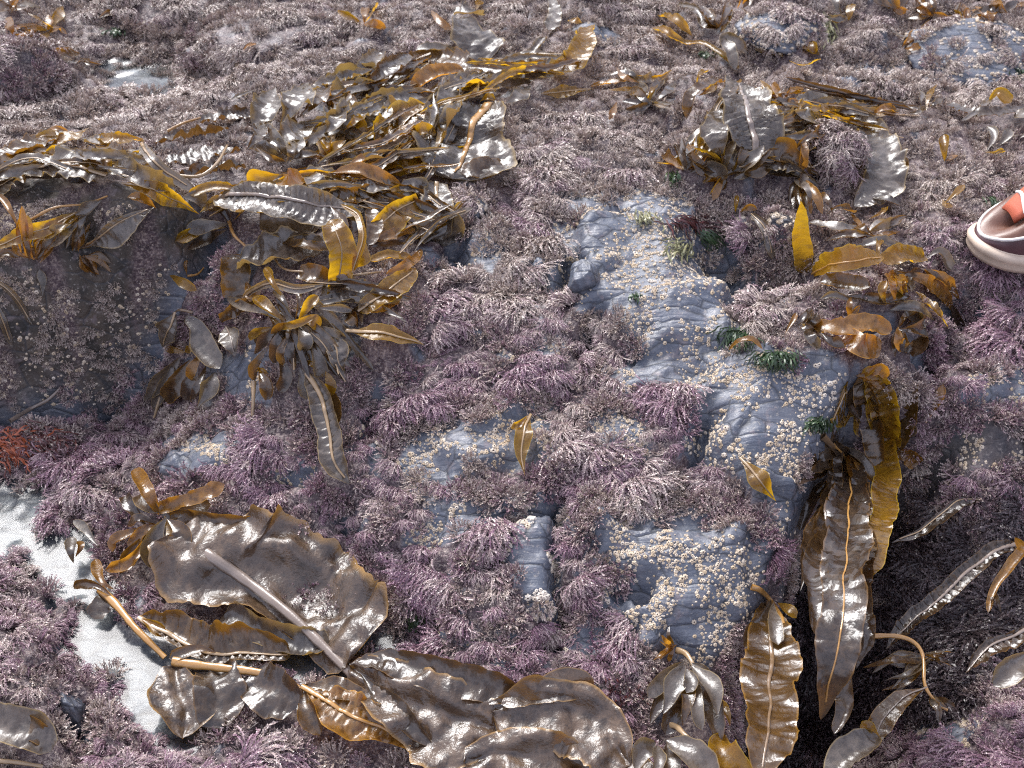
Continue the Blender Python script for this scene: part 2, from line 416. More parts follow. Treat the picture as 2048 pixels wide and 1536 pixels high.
# ------------------------------------------------------------------ rock material and mesh
k = NT('wet_slate_with_crust')
cov, lf = k.attr('cover'), k.attr('dark')
v1 = k.mapping((18, 160, 60), (0, 0, .45))
st = k.noise(1.0, 6, v1, .62)
n2 = k.noise(38, 5)
n3 = k.noise(420, 3)
slc = k.ramp(st, (.28, (.038, .046, .064)), (.5, (.074, .086, .113)), (.72, (.128, .140, .168)))
slc = k.mix(k.ramp(n2, (.42, 0.0), (.68, .65)), slc, (.105, .108, .128))
slc = k.mix(k.ramp(k.noise(14, 4), (.45, 0.0), (.7, .5)), slc, (.050, .058, .075))
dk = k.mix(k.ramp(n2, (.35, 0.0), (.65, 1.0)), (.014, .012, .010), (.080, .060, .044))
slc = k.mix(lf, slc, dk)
slc = k.mix(k.ramp(k.noise(95, 3), (.58, 0.0), (.70, .55)), slc, (.17, .135, .14))
slc = k.mix(k.ramp(k.noise(320, 2), (.60, 0.0), (.68, .5)), slc, (.26, .24, .215))
crk = k.node('ShaderNodeTexVoronoi', feature='DISTANCE_TO_EDGE'); crk.inputs['Scale'].default_value = 1.0; k.link(k.mapping((22, 60, 40), (0, 0, .5)), crk.inputs['Vector'])
slc = k.mix(k.ramp(crk.outputs['Distance'], (.0, .8), (.045, 0.0)), slc, (.022, .024, .029))
crust = k.ramp(k.noise(110, 4), (.3, (.020, .010, .013)), (.5, (.055, .032, .038)), (.7, (.15, .11, .105)))
crust = k.mix(k.ramp(n3, (.5, 0.0), (.72, .6)), crust, (.42, .34, .29))
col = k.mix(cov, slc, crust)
hh = k.mix(cov, k.mix(.25, k.mix(.35, st, k.noise(170, 5)), k.ramp(crk.outputs['Distance'], (.0, 0.0), (.10, 1.0))), k.noise(260, 5))
nb = k.bump(hh, .75, .0045)
k.base(col, Roughness=k.ramp(k.noise(60, 4), (.3, .34), (.7, .58)), Normal=nb)
k.link(k.mix(lf, k.ramp(k.noise(60, 4), (.3, .34), (.7, .58)), .72), k.p.inputs['Roughness'])
k.p.inputs['Specular IOR Level'].default_value = .55
ROCK = k.m
V = np.stack([GX, GY, H], -1).reshape(-1, 3)
ny, nx = GX.shape
cover_far = np.where(core, cover, .8)
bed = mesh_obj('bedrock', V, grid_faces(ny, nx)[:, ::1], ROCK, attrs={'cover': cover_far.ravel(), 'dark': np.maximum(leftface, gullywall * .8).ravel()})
tag(bed, 'blue-grey slate shore rock in sloping blocks and clefts', kind='structure')
# ------------------------------------------------------------------ coralline turf
k = NT('coralline_weed')
tip, ti = k.attr('tip'), k.attr('tint', 'INSTANCER')
rnd = k.attr('rnd')
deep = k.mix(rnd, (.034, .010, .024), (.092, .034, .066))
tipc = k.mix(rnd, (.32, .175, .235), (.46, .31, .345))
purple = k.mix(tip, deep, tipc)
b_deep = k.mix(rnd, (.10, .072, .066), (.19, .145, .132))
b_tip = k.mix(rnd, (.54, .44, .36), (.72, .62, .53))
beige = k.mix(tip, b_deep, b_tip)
mixf = k.math('ADD', ti, k.math('MULTIPLY', k.math('SUBTRACT', rnd, .5), .7))
mixf = k.node('ShaderNodeClamp').inputs and mixf
cl_ = k.node('ShaderNodeClamp'); k.link(mixf, cl_.inputs['Value'])
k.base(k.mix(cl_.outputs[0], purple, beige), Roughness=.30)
k.p.inputs['Specular IOR Level'].default_value = .5
CORAL = k.m

def frond_geo(r, root, az, pitch0, L, V, F, A, B, droop, wid=.0012, nseg=8, tipb=1.0):
    """one pinnate frond: an axis of joints with a pair of short branchlets at each"""
    p = np.array(root, float); pitch = pitch0; ds = L / nseg
    rv = r.random(); side_sw = r.normal(0, .12)
    prev = None
    for i in range(nseg + 1):
        u = i / nseg
        d = np.array([math.cos(pitch) * math.cos(az), math.cos(pitch) * math.sin(az), math.sin(pitch)])
        s = np.array([-math.sin(az), math.cos(az), 0]); n = np.cross(d, s)
        tw = r.normal(0, .5); s2 = s * math.cos(tw) + n * math.sin(tw)
        w = wid * (1.0 - .35 * u) * r.uniform(.7, 1.3)
        b = len(V)
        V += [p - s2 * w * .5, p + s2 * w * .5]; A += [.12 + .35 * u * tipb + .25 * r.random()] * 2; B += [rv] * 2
        if prev is not None: F.append((prev, prev + 1, b + 1, b))
        prev = b
        if i > 1:
            for sg in (-1, 1):
                bl = .0029 * (1 - .5 * abs(u - .55)) * r.uniform(.6, 1.25); a2 = r.uniform(.30, .68)
                bd = d * math.cos(a2) + (s2 * sg) * math.sin(a2) + n * r.normal(.12, .3)
                q = np.cross(bd, n); q /= np.linalg.norm(q) + 1e-9
                q = q + n * r.normal(0, .45)
                c = len(V); bw = wid * r.uniform(.35, .62)
                V += [p, p + bd * bl * .55 - q * bw, p + bd * bl, p + bd * bl * .55 + q * bw]
                tv = min(1, u * .38 + .05 + .42 * r.random() ** 1.5)
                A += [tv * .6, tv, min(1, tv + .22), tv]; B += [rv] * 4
                F.append((c, c + 1, c + 2, c + 3))
        p = p + d * ds
        pitch -= droop * ds / .03 * (0.5 + u)
        if p[2] < .0012: p[2] = .0012; pitch = max(pitch, -.05)
        az += side_sw * .5 + r.normal(0, .09)

def tuft_mesh(seed, kind):
    r = np.random.default_rng(seed); V, F, A, B = [], [], [], []
    if kind == 'mop': n = 105
    elif kind == 'comb': n = 110
    else: n = 75
    for i in range(n):
        ly = r.random()
        if kind == 'stub':
            rr = .013 * math.sqrt(r.random()); a0 = r.uniform(0, 6.283)
            frond_geo(r, (rr * math.cos(a0), rr * math.sin(a0), 0), a0 + r.normal(0, .7), r.uniform(.5, 1.4), r.uniform(.008, .014), V, F, A, B, .7, wid=.0014, nseg=4, tipb=1.0)
            continue
        rr = .006 * math.sqrt(r.random()); a0 = r.uniform(0, 6.283)
        if kind == 'comb':
            q = r.normal(0, .42); az = -math.pi / 2 + q + r.normal(0, .22)
            frond_geo(r, (.017 * q + r.normal(0, .004), .007 * r.random() - .002, .004 + ly * .006), az, .04 + .72 * ly + r.normal(0, .1), r.uniform(.026, .040) * (1 - .30 * ly) * (1 - .12 * q * q), V, F, A, B, 1.1 + .5 * ly, nseg=10)
            continue
        az = a0 + r.normal(0, .35)
        frond_geo(r, (rr * math.cos(a0), rr * math.sin(a0), ly * .003), az, .15 + 1.05 * ly + r.normal(0, .1), r.uniform(.019, .030) * (1 - .28 * ly), V, F, A, B, 1.25 + .35 * ly)
    me = bpy.data.meshes.new('coralline_tuft')
    me.from_pydata([tuple(v) for v in V], [], F)
    for nm, arr in (('tip', A), ('rnd', B)):
        a = me.attributes.new(nm, 'FLOAT', 'POINT'); a.data.foreach_set('value', np.array(arr, np.float32))
    me.materials.append(CORAL)
    return me
TUFTS = [tuft_mesh(100 + i, 'mop') for i in range(5)] + [tuft_mesh(200 + i, 'comb') for i in range(6)] + [tuft_mesh(300 + i, 'stub') for i in range(4)]

def scatter(name, pts, rots, scl, idx, extra, meshes, label, cat=None, kind='stuff'):
    """one object: the points carry instances of the meshes through geometry nodes"""
    me = bpy.data.meshes.new(name); me.vertices.add(len(pts)); me.vertices.foreach_set('co', np.asarray(pts, np.float32).ravel())
    a = me.attributes.new('rot', 'FLOAT_VECTOR', 'POINT'); a.data.foreach_set('vector', np.asarray(rots, np.float32).ravel())
    a = me.attributes.new('scl', 'FLOAT', 'POINT'); a.data.foreach_set('value', np.asarray(scl, np.float32))
    a = me.attributes.new('pick', 'INT', 'POINT'); a.data.foreach_set('value', np.asarray(idx, np.int32))
    for kx, v in extra.items():
        a = me.attributes.new(kx, 'FLOAT', 'POINT'); a.data.foreach_set('value', np.asarray(v, np.float32))
    c = bpy.data.collections.new(name + '_kinds')
    for i, m in enumerate(meshes): c.objects.link(bpy.data.objects.new('%s_%03d' % (name, i), m))
    o = bpy.data.objects.new(name, me); COL.objects.link(o)
    g = bpy.data.node_groups.new(name, 'GeometryNodeTree')
    g.interface.new_socket('Geometry', in_out='INPUT', socket_type='NodeSocketGeometry'); g.interface.new_socket('Geometry', in_out='OUTPUT', socket_type='NodeSocketGeometry')
    n, l = g.nodes, g.links
    gi, go = n.new('NodeGroupInput'), n.new('NodeGroupOutput')
    ci = n.new('GeometryNodeCollectionInfo'); ci.inputs['Collection'].default_value = c
    ci.inputs['Separate Children'].default_value = True; ci.inputs['Reset Children'].default_value = True
    ip = n.new('GeometryNodeInstanceOnPoints'); ip.inputs['Pick Instance'].default_value = True
    def na(nm, t):
        x = n.new('GeometryNodeInputNamedAttribute'); x.data_type = t; x.inputs['Name'].default_value = nm
        return [s for s in x.outputs if s.enabled and s.name == 'Attribute'][0]
    er = n.new('FunctionNodeEulerToRotation')
    l.new(na('rot', 'FLOAT_VECTOR'), er.inputs[0]); l.new(er.outputs[0], ip.inputs['Rotation'])
    l.new(na('scl', 'FLOAT'), ip.inputs['Scale']); l.new(na('pick', 'INT'), ip.inputs['Instance Index'])
    l.new(gi.outputs[0], ip.inputs['Points']); l.new(ci.outputs[0], ip.inputs['Instance']); l.new(ip.outputs[0], go.inputs[0])
    md = o.modifiers.new('grow', 'NODES'); md.node_group = g
    tag(o, label, cat, kind=kind)
    return o

def orient(n, az):
    """euler that stands local Z along n and turns local -Y to azimuth az (downhill)"""
    z = Vector(n); f = Vector((math.cos(az), math.sin(az), 0)); y = -(f - z * f.dot(z)).normalized(); x = y.cross(z)
    return Matrix((x, y, z)).transposed().to_euler()

def poisson(n, rad_fn, keep_fn, seed, xr=(-1.0, 1.0), yr=(.27, 2.0)):
    r = np.random.default_rng(seed)
    y = yr[0] * (yr[1] / yr[0]) ** r.random(n)             # denser near the eye
    x = r.uniform(-1, 1, n) * np.minimum(.16 + .70 * y, xr[1])
    z = terr(x, y); pu, pv, dep = to_px(x, y, z)
    ok = (pu > -420) & (pu < 2480) & (pv > -60) & (pv < 1700) & keep_fn(x, y, r)
    x, y = x[ok], y[ok]; rad = rad_fn(x, y)
    cell = .012; grid = {}; out = []
    for i in range(len(x)):
        q = rad[i]; ci_, cj_ = int(x[i] / cell), int(y[i] / cell); m = int(q / cell) + 1; good = True
        for a in range(ci_ - m, ci_ + m + 1):
            for b in range(cj_ - m, cj_ + m + 1):
                for j in grid.get((a, b), ()):
                    if (x[j] - x[i]) ** 2 + (y[j] - y[i]) ** 2 < min(q, rad[j]) ** 2: good = False; break
                if not good: break
            if not good: break
        if good: grid.setdefault((ci_, cj_), []).append(i); out.append(i)
    return x[out], y[out]

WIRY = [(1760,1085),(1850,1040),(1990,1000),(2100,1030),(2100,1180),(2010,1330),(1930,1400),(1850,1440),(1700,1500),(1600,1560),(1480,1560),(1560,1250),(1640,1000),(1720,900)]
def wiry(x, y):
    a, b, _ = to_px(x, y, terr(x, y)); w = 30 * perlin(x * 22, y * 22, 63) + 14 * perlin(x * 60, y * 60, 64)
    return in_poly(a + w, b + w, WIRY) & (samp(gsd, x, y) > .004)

def grow_turf():
    def kp(x, y, r):
        c = samp(cover, x, y); c2 = samp(cover, x, y - .018)
        return (r.random(len(x)) < c) & (c > .35) & ((c2 > .35) | (r.random(len(x)) < .05)) & ((samp(cover, x, y - .030) > .35) | (r.random(len(x)) < .45)) & ~kelp_hides(x, y, 1) & ~wiry(x, y)
    x, y = poisson(140000, lambda x, y: np.full(len(x), .0108) + .002 * (y > 1.0), kp, 11)
    r = np.random.default_rng(12); n = len(x)
    z = terr(x, y); nrm = tnormal(x, y, .02)
    nrm = nrm + r.normal(0, .10, nrm.shape); nrm[:, 2] = np.maximum(nrm[:, 2], .45); nrm /= np.linalg.norm(nrm, axis=1, keepdims=True)
    bl = samp(bleach, x, y)
    sx = -(terr(x + .02, y) - terr(x - .02, y)); sy = -(terr(x, y + .02) - terr(x, y - .02))
    steep = np.hypot(sx, sy) / .04
    az = np.arctan2(sy - .008, sx) + .9 * perlin(x * 13, y * 13, 79) + r.normal(0, .22, n)
    kind = np.where(r.random(n) < .18 + .55 * bl * (r.random(n)), 2, np.where(r.random(n) < .90 + .9 * steep, 1, 0))
    # bare margins carry the short bleached growth
    idx = np.where(kind == 0, r.integers(0, 5, n), np.where(kind == 1, 5 + r.integers(0, 6, n), 11 + r.integers(0, 4, n)))
    scl = r.uniform(.60, 1.15, n) * np.where(kind == 0, .82, 1.0) * np.where(kind == 2, 1.15, 1.0) * np.where(y > 1.1, 1.0, .95)
    scl *= np.where(kelp_hides(x, y, 4), .6, 1.0) * np.where(samp(leftface, x, y) > .5, .6, 1.0)
    scl *= .46 + .36 * sstep(-.3, .5, perlin(x * 18, y * 18, 77))
    rots = [orient(nrm[i], az[i] if kind[i] == 1 else r.uniform(0, 6.28)) for i in range(n)]
    tint = np.clip(bl + r.normal(0, .20, n) + np.where(kind == 2, .3, 0), 0, 1)
    pts = np.stack([x, y, z - .001], 1)
    scatter('coralline_turf', pts, rots, scl, idx, {'tint': tint}, TUFTS, 'dense turf of mauve and beige coralline seaweed clothing the rock')
    print('turf', n)
    # short stubby growth between and beside the mops
    hashy = {}
    for a, b in zip(x, y): hashy.setdefault((int(a / .02), int(b / .02)), []).append((a, b))
    def kp2(x, y, r):
        c = np.maximum(samp(cover, x, y), .75 * samp(leftface, x, y) * (perlin(x * 24, y * 24, 58) > -.36)); pl = samp(pool, x, y); fr = perlin(x * 40, y * 40, 57)
        cl_ = np.maximum(np.maximum(samp(cover, x + .012, y), samp(cover, x - .012, y)), samp(cover, x, y + .012))
        return ((c > .3) | ((cl_ > .4) & (fr > .22))) & (pl < .3) & ~kelp_hides(x, y, 0)
    x2, y2 = poisson(150000, lambda x, y: (.0072 + .002 * (y > 1)) * np.where(samp(leftface, x, y) > .5, .60, 1) * np.maximum(tnormal(x, y, .01)[:, 2], .35), kp2, 15)
    ok = []
    for a, b in zip(x2, y2):
        i, j = int(a / .02), int(b / .02); d = 1
        for u in (-1, 0, 1):
            for v in (-1, 0, 1):
                for (p, q) in hashy.get((i + u, j + v), ()): d = min(d, (p - a) ** 2 + (q - b) ** 2)
        ok.append(d > .0085 ** 2)
    ok = np.array(ok); x2, y2 = x2[ok], y2[ok]; n = len(x2)
    nrm = tnormal(x2, y2, .008) + r.normal(0, .15, (n, 3)); nrm[:, 2] = np.maximum(nrm[:, 2], .1); nrm /= np.linalg.norm(nrm, axis=1, keepdims=True)
    t2 = np.clip(samp(bleach, x2, y2) + .35 + r.normal(0, .2, n), 0, 1)
    scatter('short_turf', np.stack([x2, y2, terr(x2, y2) - .001], 1), [orient(nrm[i], r.uniform(0, 6.28)) for i in range(n)], r.uniform(.38, .72, n) * np.where(samp(leftface, x2, y2) > .5, .50, 1), 0 + r.integers(0, 4, n), {'tint': t2}, TUFTS[11:], 'short bleached beige seaweed filling gaps between the mauve tufts')
    print('short', n)
    # dark wiry weed on the floor of the cleft
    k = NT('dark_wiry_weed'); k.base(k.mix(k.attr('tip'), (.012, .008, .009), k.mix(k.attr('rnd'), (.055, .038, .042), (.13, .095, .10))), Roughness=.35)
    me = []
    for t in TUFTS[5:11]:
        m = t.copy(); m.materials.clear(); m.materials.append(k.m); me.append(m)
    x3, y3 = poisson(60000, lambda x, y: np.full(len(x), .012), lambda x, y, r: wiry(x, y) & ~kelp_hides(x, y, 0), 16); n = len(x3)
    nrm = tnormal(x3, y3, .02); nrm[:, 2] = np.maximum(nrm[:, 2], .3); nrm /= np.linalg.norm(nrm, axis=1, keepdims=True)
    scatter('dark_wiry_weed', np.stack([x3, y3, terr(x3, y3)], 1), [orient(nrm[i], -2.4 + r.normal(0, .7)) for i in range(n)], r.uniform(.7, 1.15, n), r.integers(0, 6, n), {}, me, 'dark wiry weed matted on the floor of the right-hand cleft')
    return x, y

# ------------------------------------------------------------------ barnacles
k = NT('barnacle_shell')
oi = k.node('ShaderNodeObjectInfo')
ti = k.attr('tint', 'INSTANCER')
c = k.mix(ti, (.64, .58, .50), (.50, .39, .255))
c = k.mix(k.ramp(k.noise(700, 2), (.4, 0.0), (.7, .35)), c, (.26, .20, .15))
k.base(c, Roughness=.5, Normal=k.bump(k.noise(900, 3), .4, .0006)); SHELL = k.m
k = NT('barnacle_mouth'); k.base((.10, .07, .055), Roughness=.5); MOUTH = k.m
def barnacle_mesh(seed):
    r = np.random.default_rng(seed); N = 14; V, F, M = [], [], []
    el = r.uniform(.85, 1.15); ph = r.uniform(0, 6.28)
    prof = [(1.0, -.25), (.95, .20), (.74, .52), (.46, .70), (.27, .66), (.15, .45)]
    for k_, (rad, z) in enumerate(prof):
        for i in range(N):
            a = 2 * math.pi * i / N
            rib = (1 + .15 * (1 if i % 2 else -1) * (1 - k_ / 5)) * (1 + .05 * r.normal())
            V.append((rad * rib * el * math.cos(a + ph), rad * rib / el * math.sin(a + ph), z * .8 * (1 + .14 * r.normal())))
    for k_ in range(5):
        for i in range(N):
            j = (i + 1) % N; F.append((k_ * N + i, k_ * N + j, (k_ + 1) * N + j, (k_ + 1) * N + i)); M.append(0 if k_ < 4 else 1)
    F.append(tuple(5 * N + i for i in range(N))); M.append(1)
    me = bpy.data.meshes.new('barnacle'); me.from_pydata(V, [], F); me.polygons.foreach_set('material_index', M)
    me.materials.append(SHELL); me.materials.append(MOUTH); return me
BARN = [barnacle_mesh(i) for i in range(6)]

def grow_barnacles(tx, ty):
    R0 = .0026
    r0 = np.random.default_rng(31)
    def kp(x, y, r):
        return (r.random(len(x)) < samp(barn, x, y) ** 1.3) & ~kelp_hides(x, y)
    x, y = poisson(420000, lambda x, y: (0.0017 + .0014 * np.random.default_rng(5).random(len(x)) ** 3) * np.maximum(tnormal(x, y, .006)[:, 2], .35), kp, 32)
    n = len(x); print('barnacles', n)
    r = np.random.default_rng(33)
    rad = .0007 + .0014 * r.random(n) ** 1.8 + .0008 * (r.random(n) < .05)
    z = terr(x, y); nr = tnormal(x, y, .004)
    px, py, dep = to_px(x, y, z)
    big_zone = (px > 990) & (px < 1130) & (py > 990) & (py < 1200)
    rad = np.where(big_zone, rad * 1.5, rad)
    tint = np.clip(r.normal(.7, .28, n) - .6 * big_zone - .5 * ((px > 1590) & (px < 1700) & (py < 860)) * r.random(n), 0, 1)
    size = rad / dep; vis = (px > 0) & (px < 2048) & (py > 0) & (py < 1536)
    order = np.argsort(-(size * vis)); top = order[:300]; rest = order[300:]
    rots = [orient(nr[i], r.uniform(0, 6.28)) for i in range(n)]
    idx = r.integers(0, 6, n); pts = np.stack([x, y, z], 1)
    scatter('barnacles', pts[rest], [rots[i] for i in rest], rad[rest], idx[rest], {'tint': tint[rest]}, BARN, 'crowded small beige barnacles encrusting the slate')
    zones = [('white barnacle on the narrow bare slate in the lower middle', 'white barnacles of the narrow slate patch', lambda i: big_zone[i]),
             ('beige barnacle on the large corner slab of bare slate', 'barnacles of the corner slab', lambda i: px[i] > 1390 and 700 < py[i] < 1010),
             ('beige barnacle on the slate just above the right-hand drop', 'barnacles above the drop', lambda i: px[i] > 1170 and py[i] >= 1010),
             ('beige barnacle on the high bare slate near the green tuft', 'barnacles of the high slate', lambda i: px[i] > 1100 and py[i] <= 760),
             ('pale barnacle on the shaded face of the left-hand block', 'barnacles of the left-hand block', lambda i: px[i] < 480 and py[i] < 860),
             ('beige barnacle on a bare slate gap amid mauve turf', 'barnacles in gaps of the turf', lambda i: True)]
    for i in top:
        o = bpy.data.objects.new('barnacle', BARN[idx[i]]); COL.objects.link(o)
        o.location = pts[i]; o.rotation_euler = rots[i]; o.scale = (rad[i],) * 3; o['tint'] = float(tint[i])
        for lb_, g_, f_ in zones:
            if f_(i): tag(o, lb_, 'barnacle', g_); break
# ------------------------------------------------------------------ kelp
def kelp_mat(name, dark, light, trans, tfac, rough=.25):
    k = NT(name)
    n1 = k.noise(26, 4); n2 = k.noise(170, 3); n3 = k.noise(430, 2)
    sa, ua = k.attr('across'), k.attr('tone')
    c = k.mix(k.ramp(n1, (.35, 0.0), (.68, 1.0)), dark, light)
    c = k.mix(k.ramp(k.noise(75, 4), (.50, 0.0), (.66, .6)), c, tuple(v * 1.5 for v in light))
    c = k.mix(k.ramp(n2, (.48, 0.0), (.66, .75)), c, tuple(v * .45 for v in dark))
    c = k.mix(k.math('MULTIPLY', ua, .8), c, light)
    c = k.mix(k.ramp(sa, (.90, 0.0), (1.0, .35)), c, tuple(min(1, v * 1.3) for v in trans))
    hh = k.mix(.55, n2, n3)
    nb = k.bump(hh, .75 if name.startswith('leathery') else .42, .0012)
    k.base(c, Roughness=k.mix(.5, k.ramp(n2, (.35, rough - .09), (.7, rough + .14)), k.ramp(k.noise(34, 2), (.38, rough - .12), (.62, rough + .22))), Normal=nb)
    k.p.inputs['Specular IOR Level'].default_value = .7
    k.p.inputs['Coat Weight'].default_value = .5; k.p.inputs['Coat Roughness'].default_value = .22
    k.link(nb, k.p.inputs['Coat Normal'])
    t = k.node('ShaderNodeBsdfTranslucent')
    k.link(k.mix(k.ramp(n1, (.3, 0.0), (.7, 1.0)), trans, tuple(v * f for v, f in zip(trans, (.72, .55, .4)))), t.inputs['Color']); k.link(nb, t.inputs['Normal'])
    m = k.node('ShaderNodeMixShader'); m.inputs['Fac'].default_value = tfac
    k.link(k.p.outputs[0], m.inputs[1]); k.link(t.outputs[0], m.inputs[2]); k.link(m.outputs[0], k.out.inputs['Surface'])
    return k.m
KM = {'b': kelp_mat('brown_kelp', (.030, .015, .005), (.085, .045, .012), (.42, .21, .02), .30),
      'g': kelp_mat('golden_kelp', (.120, .060, .006), (.210, .115, .012), (.85, .52, .02), .52),
      'd': kelp_mat('dark_kelp', (.022, .014, .010), (.055, .034, .018), (.22, .11, .02), .25),
      'l': kelp_mat('grey_brown_kelp', (.042, .033, .027), (.108, .088, .070), (.52, .35, .10), .24, .32),
      'o': kelp_mat('orange_brown_kelp', (.120, .055, .008), (.220, .110, .022), (.78, .38, .03), .44),
      'h': kelp_mat('leathery_brown_kelp', (.026, .014, .007), (.098, .062, .036), (.50, .27, .05), .18, .33)}
def rib_mat(name, a, b):
    k = NT(name); n = k.noise(60, 3)
    k.base(k.mix(n, a, b), Roughness=.3, Normal=k.bump(k.noise(500, 2), .2, .0008)); k.p.inputs['Specular IOR Level'].default_value = .6; k.p.inputs['Coat Weight'].default_value = .4
    k.p.inputs['Coat Roughness'].default_value = .15; return k.m
RM = {'t': rib_mat('tan_midrib', (.19, .12, .055), (.33, .23, .13)), 'o': rib_mat('orange_stipe', (.25, .12, .026), (.40, .22, .065)),
      'd': rib_mat('dark_midrib', (.10, .060, .030), (.19, .12, .065)), 'p': rib_mat('pale_grey_midrib', (.115, .085, .066), (.21, .165, .135))}

KSEED = [1000]
KMASK = {}
def mark(P, top=.03):
    h = terr(P[:, 0], P[:, 1])
    for (x, y), ok in zip(np.round(P[:, :2] / .005).astype(int), (P[:, 2] - h) < top):
        if ok: KMASK[(int(x), int(y))] = 1
_KD = {}
def kelp_hides(x, y, grow=0):
    if grow not in _KD:
        s = set()
        off = [(a, b) for a in range(-grow, grow + 1) for b in range(-grow, grow + 1) if a * a + b * b <= grow * grow + 1]
        for (i, j) in KMASK:
            for a, b in off: s.add((i + a, j + b))
        _KD[grow] = s
    s = _KD[grow]
    return np.array([(int(a), int(b)) in s for a, b in zip(np.round(np.asarray(x) / .005), np.round(np.asarray(y) / .005))], bool)

GSC = {'kelp mass across the upper middle': 1.4, 'kelp heaped along the left ledge': 1.2, 'kelp clump of the upper right': 1.2}
def smooth_path(pts, n):
    pts = np.asarray(pts, float)
    if len(pts) == 2: pts = np.array([pts[0], pts.mean(0), pts[1]])
    seg = np.r_[0, np.cumsum(np.sqrt((np.diff(pts[:, :3], axis=0) ** 2).sum(1)))]
    ext = np.vstack([2 * pts[0] - pts[1], pts, 2 * pts[-1] - pts[-2]])
    out = []
    for s in np.linspace(0, seg[-1], n):
        i = int(np.clip(np.searchsorted(seg, s) - 1, 0, len(pts) - 2)); t = (s - seg[i]) / max(seg[i + 1] - seg[i], 1e-9)
        p0, p1, p2, p3 = ext[i:i + 4]
        out.append(.5 * (2 * p1 + (p2 - p0) * t + (2 * p0 - 5 * p1 + 4 * p2 - p3) * t * t + (3 * p1 - p0 - 3 * p2 + p3) * t ** 3))
    return np.array(out), seg[-1]

SHAPE = {'lance': (.35, .7, .55, .75), 'strap': (.08, .6, .14, .6), 'club': (.62, .85, .25, .5), 'sheet': (.07, .4, .07, .45), 'leaf': (.45, .7, .5, .7), 'taper': (.05, .5, .95, .7), 'open': (.001, .1, .12, .5)}

